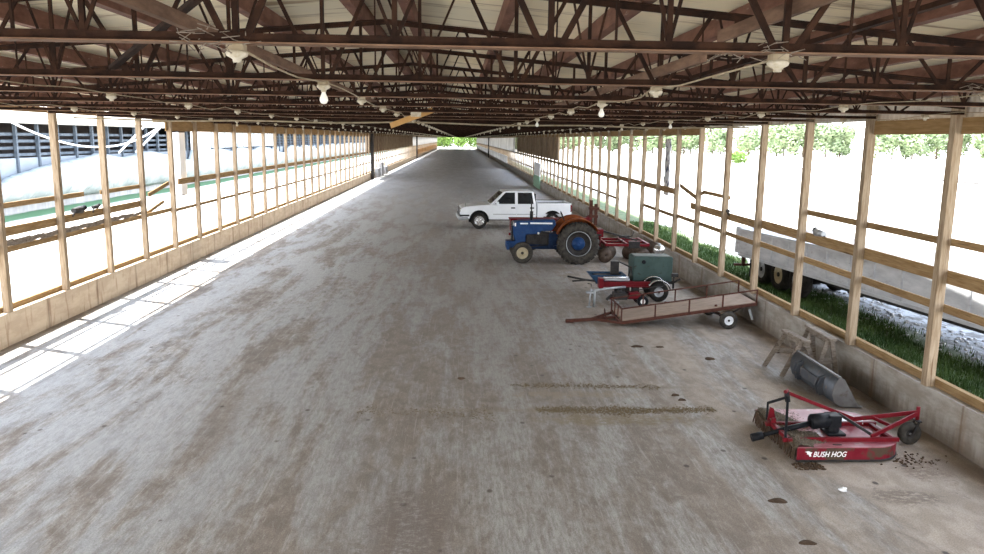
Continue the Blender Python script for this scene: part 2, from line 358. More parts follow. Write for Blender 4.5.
def wheel(parent, c, r, w, tm, rm, side=-1, rim=.55, name='wheel', hubm=None, lugs=0, axis=(0, 1, 0), local=False, spokes=0):
    """tyre mesh with the rim as its child; side = direction of the outer face along the axis"""
    ax = Vector(axis); hw = w / 2; ri = r * rim; e = .12 * w
    t = MB().lathe([(ri, -hw + e), (ri + .3 * (r - ri), -hw), (r - .25 * (r - ri), -hw), (r, -hw + 1.8 * e), (r, hw - 1.8 * e), (r - .25 * (r - ri), hw), (ri + .3 * (r - ri), hw), (ri, hw - e)], c, axis, 40)
    if lugs:
        a = Vector((1, 0, 0)); b = Vector((0, 0, 1)); cc = Vector(c)
        for k in range(lugs):
            for sd in (-1, 1):
                q = 2 * pi * (k + (.5 if sd > 0 else 0)) / lugs; q2 = q + .17
                d1 = a * cos(q) + b * sin(q); d2 = a * cos(q2) + b * sin(q2)
                t.beam(cc + d1 * (r - .03) + ax * sd * (hw + .002), cc + d2 * (r + .012) + ax * sd * .01, .045, .07, d1)
    o = t.build(name, tm, parent, local=local)
    s = side
    m = MB().lathe([(ri, s * hw * .2), (ri + .004, s * (hw - e)), (ri * .93, s * (hw - e)), (ri * .86, s * hw * .45), (ri * .5, s * hw * .35), (ri * .32, s * hw * .62), (.002, s * hw * .66), (.002, s * hw * .1)], c, axis, 28)
    if spokes:
        a = Vector((1, 0, 0)); b = Vector((0, 0, 1)); cc = Vector(c) + ax * s * hw * .75
        for k in range(spokes):
            q = 2 * pi * k / spokes + .3; d = a * cos(q) + b * sin(q); m.beam(cc + d * ri * .15, cc + d * ri * .95, ri * .26, .03, ax)
    if local: rimo = m.build('rim', rm, o, local=True)
    else: rimo = m.build('rim', rm, o)
    if hubm:
        h = MB().lathe([(.002, s * hw * .5), (ri * .26, s * hw * .5), (ri * .24, s * hw * .85), (.002, s * hw * .9)], c, axis, 16)
        h.build('hub', hubm, o, local=local)
    return o
ORD = ['first', 'second', 'third', 'fourth', 'fifth', 'sixth', 'seventh', 'eighth', 'ninth', 'tenth', 'eleventh', 'twelfth', 'thirteenth', 'fourteenth', 'fifteenth', 'sixteenth', 'seventeenth', 'eighteenth', 'nineteenth', 'twentieth']

# ------------------------------------------------------------ layout constants (metres)
CAMH = 4.357
XL, XR = -9.28, 7.22            # inner wall planes
BAY = 2.44; YEND = 335
RIDGE = -.8
def ztop(x): return 5.62 - .085 * abs(x - RIDGE)      # top chord of the trusses
def zroof(x): return ztop(x) + .19
GZ = -.3                        # ground outside

# ------------------------------------------------------------ the shell
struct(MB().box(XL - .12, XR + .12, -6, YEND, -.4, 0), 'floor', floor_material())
struct(MB().box(XR - .02, XR + .23, -6, YEND, 0, .70), 'wall_right', curb_material('right'))
struct(MB().box(XL - .23, XL + .02, -6, YEND, 0, .68), 'wall_left', curb_material('left'))
gm = MB(); gm.box(XR + .12, 420, -60, 520, GZ - .2, GZ); gm.box(-420, XL - .12, -60, 520, GZ - .2, GZ); gm.box(XL - .12, XR + .12, YEND, 520, GZ - .2, -.02)
struct(gm, 'ground', ground_material())
rf = MB()
rf.prism([(XL - .12, zroof(XL - .12)), (RIDGE, zroof(RIDGE)), (XR + 1.75, zroof(XR + 1.75)), (XR + 1.75, zroof(XR + 1.75) + .035), (RIDGE, zroof(RIDGE) + .035), (XL - .12, zroof(XL - .12) + .035)], 'y', -8, YEND)  # right overhang lengthened, unseen from the camera, to shade the ground outside
struct(rf, 'ceiling', ceiling_material())

# corrugated siding above the right eave, and plain boards above the left one
def corrug(x, y0, y1, z0, z1, pitch=.07, amp=.012, step=.0175):
    m = MB(); n = int((y1 - y0) / step); vs = []; fs = []
    for i in range(n + 1):
        y = y0 + (y1 - y0) * i / n; dx = amp * sin(2 * pi * y / pitch); vs += [(x + dx, y, z0), (x + dx, y, z1)]
    for i in range(n): fs.append((2 * i, 2 * i + 2, 2 * i + 3, 2 * i + 1))
    return m.add(vs, fs, True)
cs = corrug(XR + .16, -2, 60, 4.76, zroof(XR + .16), .14, .015, .035)
o = struct(cs, 'trim_1', SIDEG); sd = o.modifiers.new('thick', 'SOLIDIFY'); sd.thickness = .008
struct(MB().box(XR + .14, XR + .17, 60, YEND, 4.70, zroof(XR)), 'trim_2', SIDEB)
struct(MB().box(XL - .17, XL - .14, 25, YEND, 4.72, zroof(XL)), 'trim_3', FASC)

# ------------------------------------------------------------ posts
pm = MB().box(-.07, .07, -.07, .07, 0, 4.52)
post0 = pm.build('timber_post', WOODP, None, .006)
first = True
def place_post(x, y, z, label, group):
    global first
    if first: o = post0; first = False
    else: o = post0.copy(); COL.objects.link(o)
    o.location = (x, y, z); o['label'] = label; o['category'] = 'post'; o['group'] = group
    o.rotation_euler = (0, 0, random.choice((0, pi / 2, pi, -pi / 2)))
    return o
RN = ['square timber wall post on the right curb, nearest to the camera', 'timber post on the right curb beside the folded sawhorses and digging bucket',
      'right wall timber post behind the rear end of the rusty flat trailer', 'timber post on the right curb just past the trailer deck, before the far-parked tanks',
      'right wall post with a dark fitting beside it on the rail, in front of the white semi trailer tail']
for i in range(-1, 132):
    y = 11.36 + BAY * i
    if i < 0: lab = 'timber post on the right curb at the very right edge, nearest the camera'
    elif i < 14: lab = 'square timber post on the right curb, %s full one from the right frame edge' % ORD[i]
    elif y < 72: lab = 'distant slim timber post on the right curb behind the tractor and pickup'
    elif y < 102: lab = 'far timber post on the right curb in front of brown siding'
    else: lab = 'very distant timber post on the right curb in front of pale siding'
    place_post(XR + .03, y, .70, lab, 'timber posts on the right curb')
for i in range(-1, 130):
    y = 16.26 + BAY * i
    if i < 0: lab = 'timber post on the left curb cut by the left frame edge'
    elif i < 14: lab = 'square timber post on the left curb, %s full one from the left frame edge' % ORD[i]
    elif y < 82: lab = 'distant slim timber post on the left curb opposite the pickup'
    elif y < 160: lab = 'far timber post on the left curb in front of brown boards'
    else: lab = 'very distant timber post on the left curb in front of pale siding'
    place_post(XL - .03, y, .68, lab, 'timber posts on the left curb')
# taller dark steel columns far along each side
for (x, y, lab) in ((XR - .34, 187, 'dark column standing inside the far right wall'), (XL + .34, 168, 'dark column standing inside the far left wall'), (XL + .22, 83, 'dark post where brown boards start on the left wall')):
    single(MB().box(x - .15, x + .15, y - .15, y + .15, 0, 4.75), 'steel_column', DARKM, (x, y, 0), lab, 'column')

# ------------------------------------------------------------ rails on the outer face of the posts
def board(x, y0, y1, z0, z1, label, m=WOODR, t=.038, name='timber_rail', dz=0, group=None, cat='rail'):
    mb = MB().beam((x, y0, (z0 + z1) / 2), (x, y1, (z0 + z1) / 2 + dz), t, z1 - z0)
    return single(mb, name, m, (x, (y0 + y1) / 2, z0), label, cat, group)
xo = XR + .12                                      # right side, outside of the posts
YR = lambda i: 11.36 + BAY * i
YLf = lambda i: 16.26 + BAY * i
GR = 'horizontal rails on the right wall'; GL = 'horizontal rails on the left wall'
board(xo, YR(-2), YR(0), 2.88, 2.99, 'thin upper rail on the right wall, at the right frame edge', group=GR)
board(xo, YR(0), YR(2) + .1, 2.87, 2.98, 'thin upper rail on the right wall, spanning the two bays nearest the camera', group=GR)
board(xo, YR(-2), YR(1), 2.31, 2.51, 'wide middle rail on the right wall, at the right frame edge', group=GR)
board(xo, YR(1), YR(3), 2.31, 2.51, 'wide middle rail on the right wall carrying the grey fitting', group=GR)
board(xo, YR(3), YR(5) + 1.0, 2.27, 2.46, 'wide middle rail on the right wall with a free far end and dark clamp', group=GR)
board(xo, YR(-2), YR(1), 1.87, 1.99, 'thin lower rail on the right wall, at the right frame edge', group=GR)
board(xo, YR(1), YR(3), 1.87, 1.99, 'thin lower rail on the right wall in front of the semi trailer side', group=GR)
board(xo, YR(3), YR(6), 1.84, 1.95, 'thin lower rail on the right wall above the trailer deck end', group=GR)
board(xo, YR(6), YR(8), 1.80, 1.91, 'thin lower rail on the right wall above the green engine box', group=GR)
board(xo, YR(4) - .1, YR(5) - .25, 2.82, 2.92, 'short rail piece high on the right wall, bent down beside a broken board', group=GR)
mb = MB().beam((xo, YR(6) - .1, 2.92), (xo, YR(5) + .55, 2.66), .038, .12)
single(mb, 'timber_rail', WOODR, (xo, YR(6), 2.7), 'broken rail board slanting down on the right wall beside the hanging strip', 'rail', GR)
mb = MB().beam((xo, YR(5) + .55, 2.68), (xo, YR(5) - .3, 2.88), .038, .10)
single(mb, 'timber_rail', WOODR, (xo, YR(5), 2.7), 'short broken rail stub rising on the right wall toward the camera', 'rail', GR)
k = 0
for i in range(6, 130, 4):
    y0, y1 = YR(i) + (.6 if i == 6 else 0), YR(i + 4)
    zc = 2.66 if i > 6 else 2.68
    board(xo, y0, y1, zc - .1, zc + .1, 'wide upper rail on the right wall, %s' % ('just past the hanging strip' if i == 6 else 'behind the disc harrow' if i == 10 else 'in the far distance'), group=GR)
    zl = 1.80 - .0035 * min(i * BAY, 60)
    if i >= 8: board(xo, y0, y1, zl - .05, zl + .05, 'thin lower rail on the right wall, %s' % ('behind the tractor' if i == 10 else 'in the far distance'), group=GR)
xi = XL - .12
board(xi, YLf(-2), YLf(1) + 1.4, 2.80, 2.91, 'thin upper rail on the left wall with a sawn free end, nearest the camera', group=GL)
board(xi, YLf(2) - .1, YLf(3) + .1, 2.78, 2.89, 'short thin upper rail across the third bay of the left wall', group=GL)
board(xi, YLf(-2), YLf(1), 2.22, 2.41, 'wide middle rail on the left wall at the left frame edge', group=GL)
board(xi, YLf(1), YLf(3), 2.24, 2.42, 'wide middle rail on the left wall carrying the dark drooping fitting', group=GL)
board(xi, YLf(-2), YLf(1), 1.88, 2.00, 'thin lower rail on the left wall under the ragged splintered board', group=GL)
board(xi, YLf(1), YLf(4), 1.88, 2.00, 'thin lower rail on the left wall, middle of the near bays', group=GL)
mb = MB().beam((xi, YLf(4) - .1, 2.80), (xi - .1, YLf(3) + .9, 2.52), .038, .12)
single(mb, 'timber_rail', WOODR, (xi, YLf(4), 2.6), 'broken board slanting down from the left wall post', 'rail', GL)
mb = MB().beam((xi, YLf(4) - .6, 2.25), (xi - .1, YLf(3) + .7, 1.98), .038, .10)
single(mb, 'timber_rail', WOODR, (xi, YLf(4), 2.6), 'loose stub leaning on the lower rail of the left wall', 'rail', GL)
for i in range(4, 128, 4):
    y0, y1 = YLf(i) + (.8 if i == 4 else 0), YLf(i + 4)
    board(xi, y0, y1, 2.70, 2.89, 'wide upper rail on the left wall, %s' % ('starting beside the white panel' if i == 4 else 'in the far distance'), group=GL)
    zl = 1.88 if i == 4 else 1.74
    board(xi, YLf(i), y1, zl - .05, zl + .05, 'thin lower rail on the left wall, %s' % ('below the white panel' if i == 4 else 'in the far distance'), group=GL)
# splintered old board lying on the lower-left rail
rnd = random.Random(4); m = MB()
for k in range(3):
    y0 = YLf(-1); n = 26; y1 = YLf(3) - .1 - k * .5
    for j in range(n):
        a = y0 + (y1 - y0) * j / n; b = y0 + (y1 - y0) * (j + 1) / n; h = .05 + rnd.random() * .05
        m.beam((xi + .01, a, 2.04 + k * .02), (xi + .02 + rnd.uniform(-.02, .02), b, 2.05 + k * .02 + rnd.uniform(-.02, .02)), .02 + .01 * k, h)
single(m, 'splintered_board', WOODG, (xi, YLf(0), 2.0), 'long ragged splintered grey board resting on the lower left rail', 'board')
# bottom sill plates
board(XR + .15, -6, YEND - 1, .70, .83, 'continuous timber sill plate bolted along the right curb top', WOODR, .09, 'sill_plate', cat='sill')
board(XL - .17, -6, YEND - 1, .68, .79, 'continuous timber sill plate bolted along the left curb top', WOODR, .09, 'sill_plate', cat='sill')
# eave boards
board(XR + .08, -2, YR(1) - .05, 4.52, 4.755, 'wide brown eave board above the nearest right wall bays', FASC, .04, 'eave_board', cat='board')
board(XR + .08, YR(5), YEND - 1, 4.55, 4.80, 'long brown eave board along the distant right wall', FASC, .04, 'eave_board', cat='board')
board(XL - .08, YLf(4) - .2, YEND - 1, 4.46, 4.74, 'long tan eave board along the distant left wall', FASC, .04, 'eave_board', cat='board')
board(XL - .16, -2, YLf(4), 4.80, 4.93, 'tan eave board above the near left wall bays', FASC, .04, 'eave_board', cat='board')

# fittings on rails
def fitting(x, y, z, label, s=1., rz=0, m=DARKM):
    t = thing('pipe_fitting', label, 'fitting', (x, y, z), 'dark fittings lying on the rails', 0)
    MB().tube([(x, y - .17 * s, z + .06), (x, y + .13 * s, z + .06)], [.05 * s, .075 * s], 10).build('body', m, t)
    MB().tube([(x, y + .1 * s, z + .07), (x + .02, y + .24 * s, z + .10)], [.03, .055 * s], 8).build('nozzle', BLACKP, t)
    MB().beam((x, y - .12 * s, z + .02), (x + .02, y - .26 * s, z - .05), .03, .06).build('handle', DARKM, t)
fitting(xo, YR(2) - .1 - .9 + .35, 2.50, 'grey cylinder fitting lying on the wide right rail near the camera', 1.1, m=GALV)
fitting(xo - .03, YR(4) + .05, 2.45, 'dark clamp on the wide right rail next to a post', 1.0)
fitting(xi, YLf(1) + 1.05, 2.42, 'dark drooping fitting on the wide left rail, the longer of two', 1.3)
fitting(xi, YLf(2) - .45, 2.42, 'small dark fitting on the wide left rail next to the post', .8)

# ------------------------------------------------------------ trusses
NODESX = [-8.5, -7.35, -6.15, -4.95, -3.75, -2.5, -1.07, .44, 1.6, 2.77, 3.95, 5.1, 6.25]
ZC = 4.81
def rel(y0): return lambda x, z: (x - RIDGE, y0, z - ZC)
P = rel(0)
def chord_b():
    m = MB(); m.beam(P(XL - .05, ZC + .006), P(XR + .05, ZC + .006), .02, .046)
    return m
def flange(): return MB().beam(P(XL - .05, ZC - .020), P(XR + .05, ZC - .020), .11, .007)
def chord_t(sx):
    xe = XR + .05 if sx > 0 else XL - .05
    m = MB(); m.beam(P(RIDGE, ztop(RIDGE) - .02), P(xe, ztop(xe) - .02), .09, .012); m.beam(P(RIDGE, ztop(RIDGE) - .045), P(xe, ztop(xe) - .045), .02, .045); return m
webs = []
for j, x in enumerate(NODESX):
    wv = .030 if abs(x) < 3 else .025
    webs.append(('vertical_strut', (x, ZC), (x, ztop(x) - .02), wv))
    for sg in (-1, 1):
        xx = x + sg * (.40 if abs(x) < 6 else .3); webs.append(('diagonal_strut', (x + sg * .05, ZC), (xx, ztop(xx) - .02), wv))
    if j < len(NODESX) - 1:
        xm = (x + NODESX[j + 1]) / 2; webs.append(('vertical_strut', (xm, ZC), (xm, ztop(xm) - .02), .026))
        xa, xb = x + .40, NODESX[j + 1] - .40
        webs.append(('diagonal_strut', (xm, ZC), (xa + .04, ztop(xa) - .02), .017)); webs.append(('diagonal_strut', (xm, ZC), (xb - .04, ztop(xb) - .02), .017))
        xq = (x + .06 + xm) / 2; webs.append(('vertical_strut', (xq, ZC), (xq, ztop(xq) - .02), .012))
def web_mb(w):
    m = MB(); m.beam(P(*w[1]), P(*w[2]), w[3], w[3] * .8, (0, 1, 0)); return m
NT = 133
tr0 = thing('roof_truss', 'nearest rusty steel roof truss crossing the top of the photo', 'truss', (RIDGE, 3.94, ZC), 'steel roof trusses')
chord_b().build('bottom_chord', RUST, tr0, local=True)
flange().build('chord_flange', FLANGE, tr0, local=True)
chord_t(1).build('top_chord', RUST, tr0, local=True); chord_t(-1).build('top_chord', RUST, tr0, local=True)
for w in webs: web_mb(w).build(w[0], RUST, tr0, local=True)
full = MB()
for q in (chord_b(), flange(), chord_t(1), chord_t(-1)): full.add(q.v, q.f)
for w in webs: q = web_mb(w); full.add(q.v, q.f)
trf = None
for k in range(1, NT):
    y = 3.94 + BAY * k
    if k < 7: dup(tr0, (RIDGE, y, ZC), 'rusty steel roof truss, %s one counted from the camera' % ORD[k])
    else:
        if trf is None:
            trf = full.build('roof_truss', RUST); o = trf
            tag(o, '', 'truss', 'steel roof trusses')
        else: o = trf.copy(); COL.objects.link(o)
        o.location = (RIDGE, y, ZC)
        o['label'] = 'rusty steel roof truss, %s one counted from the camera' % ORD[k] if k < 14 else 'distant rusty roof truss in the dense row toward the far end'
# purlins
pxs = [RIDGE - .27, RIDGE + .27] + [RIDGE + .27 + 1.0 * i for i in range(1, 8)] + [RIDGE - .27 - 1.0 * i for i in range(1, 9)]
pxs.sort()
for i, x in enumerate(pxs):
    z = ztop(x)
    m = MB(); m.beam((x, -4, z + .085), (x, YEND, z + .085), .10, .17)
    side = 'left' if x < RIDGE else 'right'
    n = sum(1 for q in pxs if (RIDGE < q < x) if side == 'right') if side == 'right' else sum(1 for q in pxs if x < q < RIDGE)
    single(m, 'roof_purlin', PURL, (x, -4, z), 'long rust-red purlin under the roof, %s on the %s slope counted from the ridge' % (ORD[n], side), 'purlin', 'roof purlins')
for (x, z0, y0, y1, w, h, lab) in ((1.66, 5.02, -2, 5.15, .03, .075, 'brown runner board on the trusses at upper right, ending in a square cut'),
                                (1.58, 4.90, 5.2, YEND, .045, .07, 'brown runner board on the truss bottoms, right of centre, running far'),
                                (-1.47, 4.95, -2, YEND, .045, .07, 'brown runner board on the truss bottoms, left of centre')):
    single(MB().beam((x, y0, z0), (x, y1, z0), w, h), 'runner_board', RUNN, (x, y0, z0), lab, 'board')
# loose crossed braces of the near right
for (a, b, lab) in (((3.1, 3.3, 5.28), (1.9, 6.5, 4.87), 'thin slanting brace crossing the near right trusses'), ((-.2, 3.2, 5.5), (-2.7, 6.4, 4.86), 'thin slanting brace crossing the near left trusses')):
    single(MB().beam(a, b, .05, .03), 'diagonal_brace', RUST, a, lab, 'brace')

# ------------------------------------------------------------ lamps, cables
def lampmesh(bulb):
    m = MB(); m.lathe([(.002, 0), (.045, 0), (.055, -.012), (.05, -.025), (.022, -.04), (.020, -.055), (.002, -.055)], (0, 0, 0), (0, 0, 1), 12); return m
def bulbmesh():
    return MB().lathe([(.002, -.05), (.015, -.055), (.018, -.07), (.032, -.10), (.034, -.12), (.023, -.143), (.002, -.15)], (0, 0, 0), (0, 0, 1), 12)
boxm = lambda: MB().box(-.04, .04, -.035, .035, 0, .03)
def lamp(loc, label, bulb):
    t = thing('ceramic_lampholder', label, 'lamp', loc, 'bare bulb lampholders under the trusses')
    boxm().build('junction_box', CABLE, t, local=True); lampmesh(0).build('socket', CERAM, t, local=True)
    if bulb: bulbmesh().build('light_bulb', BULB, t, local=True)
    return t
rows = [(-6.45, 'outer left row'), (-3.75, 'inner left row'), (-1.07, 'row left of centre'), (1.57, 'row right of centre'), (4.3, 'inner right row'), (6.7, 'outer right row')]
ft = boxm(); q = lampmesh(0); ft.add(q.v, q.f, True); q = bulbmesh(); ft.add(q.v, q.f, True)
fo = boxm(); q = lampmesh(0); fo.add(q.v, q.f, True)
f_b = f_n = None; nlamp = 0; stuffm = MB()
bulbs_near = {(-1.07, 1), (1.57, 2), (1.57, 5), (4.3, 5)}
for x, rn in rows:
    for k in range(0, 110):
        y = 3.94 + BAY * k; z = ZC - .0235 - .0295
        lab = 'ceramic lampholder in the %s, %s from the camera' % (rn, ORD[k] if k < 20 else 'far')
        if k < 7:
            lamp((x, y, z), lab + ((', bare bulb') if (x, k) in bulbs_near else ''), (x, k) in bulbs_near)
        elif k < 44:
            hb = (k * 7 + int(abs(x) * 10)) % 4 == 0
            src = f_b if hb else f_n
            if src is None:
                src = (ft if hb else fo).build('ceramic_lampholder', CERAM)
                if hb: f_b = src
                else: f_n = src
                o = src
            else: o = src.copy(); COL.objects.link(o)
            o.location = (x, y, z)
            tag(o, lab if k < 20 else 'distant ceramic lampholder in the %s' % rn, 'lamp', 'bare bulb lampholders under the trusses')
        else:
            stuffm.box(x - .06, x + .06, y - .05, y + .05, z - .1, z + .05)
o = stuffm.build('ceramic_lampholder', CERAM); tag(o, 'tiny pale lampholders dotted along the trusses at the far end', 'lamp', kind='stuff')
def cable(pts, r, label, m=CABLE, name='electric_cable', n=6, cat='cable'):
    return single(MB().tube(pts, r, n), name, m, pts[0], label, cat)
for x, rn in rows:
    pts = []; rr = random.Random(int(x * 10))
    for k in range(0, 34 if abs(x) < 3 else 16):
        y = 3.94 + BAY * k
        pts += [(x + rr.uniform(-.03, .03), y, ZC - .035), (x + rr.uniform(-.08, .08), y + .8, ZC - .02 - rr.random() * .07), (x + rr.uniform(-.06, .06), y + 1.6, ZC - .01 - rr.random() * .06)]
    cable(pts, .006 if abs(x) < 3 else .005, 'pale slack electric cable linking the lampholders of the %s' % rn)
hp = [(XL + .2 + (XR - XL - .4) * t / 24, 19.2 + .6 * sin(t * .4), ZC - .10 - .035 * sin(pi * t / 6.) ** 2) for t in range(25)]
cable(hp, .022, 'cream hose strung right across the barn under the trusses', name='cream_hose', cat='hose')
cable([(XR + .05, YR(6), 4.6), (XR - .3, YR(6) + .9, 4.5), (XR - .9, YR(6) + 2.6, 4.36), (XR - .5, YR(6) + 3.2, 4.3)], .018, 'short pale rope end hanging at the right eave')
p0 = Vector((-.98, 15.3, 4.72)); p1 = Vector((-.52, 11.9, 4.70))
single(MB().beam((-1.21, 14.1, 4.56), (-.47, 13.9, 4.83), .03, .095), 'loose_plank', PLANK, (-.8, 14, 4.7), 'loose orange-tan plank slanting under the trusses near the centre', 'plank')
single(MB().box(-.83, -.66, 13.65, 13.76, 4.71, 4.787), 'junction_box', CERAM, (-.73, 13.5, 4.7), 'small pale junction box above the loose plank', 'box')
for (x, y, s, lab) in ((-1.15, 3.85, .5, 'tangle of straw and wire at the nearest left lampholder'), (1.45, 3.9, .55, 'tangle of straw and wire at the nearest right lampholder'), (4.2, 6.3, .4, 'bird nest straw on the second truss at the right')):
    m = MB(); rr = random.Random(int(x * 100))
    for k in range(34):
        a = Vector((x + rr.uniform(-s, s) * .3, y + rr.uniform(-.1, .1), ZC + rr.uniform(-.05, .03))); b = a + Vector((rr.uniform(-.09, .09), rr.uniform(-.05, .05), rr.uniform(-.04, .03)))
        m.tube([a, b], .0022, 4)
    single(m, 'straw_tangle', WOODG, (x, y, ZC), lab, 'straw', kind='stuff')

# ------------------------------------------------------------ siding panels far along
def panel(x, y0, y1, z0, z1, m, label, name='siding_panel', t=.03, cat='siding'):
    return single(MB().box(x - t / 2, x + t / 2, y0, y1, z0, z1), name, m, (x, (y0 + y1) / 2, z0), label, cat)
panel(XR + .2, 59, 102, 2.80, 4.8, SIDEB, 'brown boarded siding panel high on the distant right wall')
panel(XR - .07, 102, 330, 2.75, 4.55, TRSID, 'pale siding panel high on the far right wall beyond the brown section')
panel(XR - .07, 118, 330, .72, 1.85, TRSID, 'pale lower siding of the far right wall')
panel(XL - .2, 82, 158, 2.85, 4.8, SIDEB, 'brown boarded siding panel high on the distant left wall')
panel(XL + .07, 158, 330, 2.75, 4.55, TRSID, 'pale siding panel high on the far left wall beyond the brown section')
panel(XL + .07, 175, 330, .72, 1.9, TRTAN, 'tan lower siding of the far left wall')
single(MB().box(XR - .05, XR + .0, 103, 105, 2.7, 4.4), 'black_panel', BLACKP, (XR, 104, 2.7), 'small black hanging panel on the far right wall', 'panel')
single(MB().box(XR - .15, XR - .05, 69.5, 75, .02, 1.1), 'green_board', PGREEN, (XR - .1, 72, 0), 'pale green board standing against the right curb beyond the pickup', 'board')
single(MB().box(XR - .1, XR - .03, 69.8, 75, 1.1, 2.25), 'white_board', PAPER, (XR - .07, 72, 1.1), 'white panel above the pale green board on the distant right wall', 'panel')
single(MB().box(XL - .6, XL - .35, YLf(4) + 1.75, YLf(4) + 2.35, 2.25, 4.42), 'metal_door_leaf', PAPER, (XL - .5, YLf(5), 2.25), 'narrow white upright panel just outside the left wall', 'panel')
m = MB(); 
for k in range(9):
    z0 = 2.42 + k * .225; m.box(XR + .30 + .015 * (k % 2), XR + .33 + .02 * (k % 2), YR(7) - .35, YR(7) + .28 + .04 * (k % 3), z0, z0 + .226)
single(m, 'hanging_tarp', TARP, (XR + .35, YR(7), 2.4), 'narrow torn blue and white tarp strip hanging outside the right wall', 'tarp')
# pile of pale blocks at the left curb far away
for (y, z, h) in ((88, .0, 1.0), (92, .0, 1.5), (97, 0, .9)):
    single(MB().box(XL + .05, XL + .45, y - 1.2, y + 1.2, z, z + h), 'concrete_block', SIDEP, (XL + .25, y, 0), 'pale concrete block against the distant left curb, %s' % ('nearest' if y == 88 else 'tallest' if y == 92 else 'furthest'), 'block')

# ------------------------------------------------------------ neighbouring barn on the left
BX = -26
bn = thing('neighbour_barn', 'long low neighbouring barn with open dark side and bunched white curtain', 'barn', (BX, 90, GZ))
MB().prism([(BX + .7, 4.86), (BX + .7, 5.06), (BX - 9, 6.1), (BX - 18, 5.0), (BX - 18, 4.85), (BX - 9, 5.9)], 'y', 24, 340).build('roof', BARNR, bn)
MB().box(BX - 6.0, BX - 5.9, 24, 340, GZ, 5.2).build('back_wall', BARND, bn)
MB().box(BX - .1, BX + .1, 24, 340, GZ, .75).build('base_wall', SIDEP, bn)
MB().box(BX - .06, BX - .02, 24, 340, .75, 2.85).build('lower_curtain', CURTB, bn)
for k in range(0, 60):
    y = 38.0 + k * BAY
    MB().box(BX - .09, BX + .09, y - .09, y + .09, .7, 4.95).build('barn_post', BARNP, bn)
for i, z in enumerate((3.05, 3.45, 3.85, 4.25)):
    MB().box(BX - .16, BX - .12, 24, 340, z - .1, z + .07).build('barn_rail', BARNP, bn)
MB().box(BX + .04, BX + .1, 78, 84, 2.3, 4.75).build('white_door_panel', PAPER, bn)
MB().box(BX + .04, BX + .08, 84, 112, 3.0, 4.75).build('upper_curtain', CURTW, bn)
# bunched curtain: bulging folds with a wavy top
cur = MB(); ny, nz = 420, 12; vs = []; fs = []; rr = random.Random(3)
def topz(y):
    if y < 57: return 1.4 + 1.45 * max(0, min(1, (y - 45) / 12.)) ** .6
    return 2.95 - .35 * abs(sin(y * .33)) ** 3 - (.9 if 72 < y < 77 else 0) - (.8 if 112 < y < 118 else 0) - (.7 if 140 < y < 146 else 0)
for i in range(ny + 1):
    y = 26 + i * .42; tz = topz(y)
    for j in range(nz + 1):
        t = j / nz; z = .15 + (tz - .15) * t
        bul = .75 * sin(pi * min(1, (1 - t) * .75 + .25)) ** .7 if t < 1 else .05
        bul += .10 * sin(y * 1.9 + z * 2.1) + .07 * sin(y * 4.3 - z * 3.) + .05 * rr.uniform(-1, 1)
        vs.append((BX + .12 + max(.02, bul), y, z))
for i in range(ny):
    for j in range(nz): a = i * (nz + 1) + j; fs.append((a, a + nz + 1, a + nz + 2, a + 1))
cur.add(vs, fs, True); o = cur.build('bunched_curtain', CURTW, bn); sd = o.modifiers.new('t', 'SOLIDIFY'); sd.thickness = .03
# cable and two white poles in front of it
pts = []
for t in range(25):
    u = t / 24.; x = -20; pts.append((x, 36 + 18.5 * u, 4.95 - 1.35 * (1 - (2 * u - 1) ** 2)))
cable(pts, .045, 'white cable sagging between the barns at the upper left', PAPER, cat='cable')
for (y0, y1, lab) in ((58.5, 64.5, 'nearer of the two white poles slanting up to the neighbouring barn'), (61.5, 68, 'farther of the two white poles slanting up to the neighbouring barn')):
    single(MB().tube([(BX + 1.4, y0, 3.0), (BX + .9, y1, 4.85)], .07, 8), 'white_pole', PAPER, (BX + 1.2, y0, 3), lab, 'pole')

# ------------------------------------------------------------ trees
def crown(seed, R=4.2, H=9., n=1500, q=.42, base=1.0):
    rr = random.Random(seed); m = MB(); lobes = [(Vector((rr.uniform(-.55, .55) * R, rr.uniform(-.55, .55) * R, base + (H - base) * rr.uniform(.22, .8))), R * rr.uniform(.35, .62)) for _ in range(13)]
    for k in range(n):
        c, r = rr.choice(lobes); d = Vector((rr.gauss(0, 1), rr.gauss(0, 1), rr.gauss(0, 1))).normalized()
        p = c + d * r * rr.uniform(.8, 1.05)
        if p.z < .15: p.z = .15 + rr.random() * .3
        nrm = (d + Vector((rr.uniform(-.7, .7), rr.uniform(-.7, .7), rr.uniform(-.7, .7)))).normalized()
        a = nrm.cross(Vector((.3, .2, 1))).normalized() * q * rr.uniform(.6, 1.3); b = nrm.cross(a).normalized() * q * rr.uniform(.5, 1.)
        m.add([p - a, p - b * .7, p + a, p + b * .7], [(0, 1, 2, 3)])
    return m
def tree(seed, mt, label, loc, H, R, group, **kw):
    t = thing('leafy_tree', label, 'tree', loc, group)
    crown(seed, R, H, **kw).build('crown', mt, t, local=True)
    MB().tube([(0, 0, 0), (.1, .05, H * .35), (.2, .1, H * .65)], [.28, .2, .1], 8).build('trunk', TRUNK, t, local=True)
    return t
GT = 'distant trees beyond the bright field'
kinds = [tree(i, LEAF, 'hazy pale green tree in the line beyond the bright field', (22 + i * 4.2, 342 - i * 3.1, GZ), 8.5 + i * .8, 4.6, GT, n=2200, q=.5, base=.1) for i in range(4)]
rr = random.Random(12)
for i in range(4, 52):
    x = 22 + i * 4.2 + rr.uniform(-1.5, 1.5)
    dup(kinds[i % 4], (x, 307 - .73 * (x - 70) + rr.uniform(-7, 7), GZ), 'hazy pale green tree in the line beyond the bright field', rr.uniform(0, 6), (rr.uniform(.85, 1.2),) * 2 + (rr.uniform(.8, 1.45),))
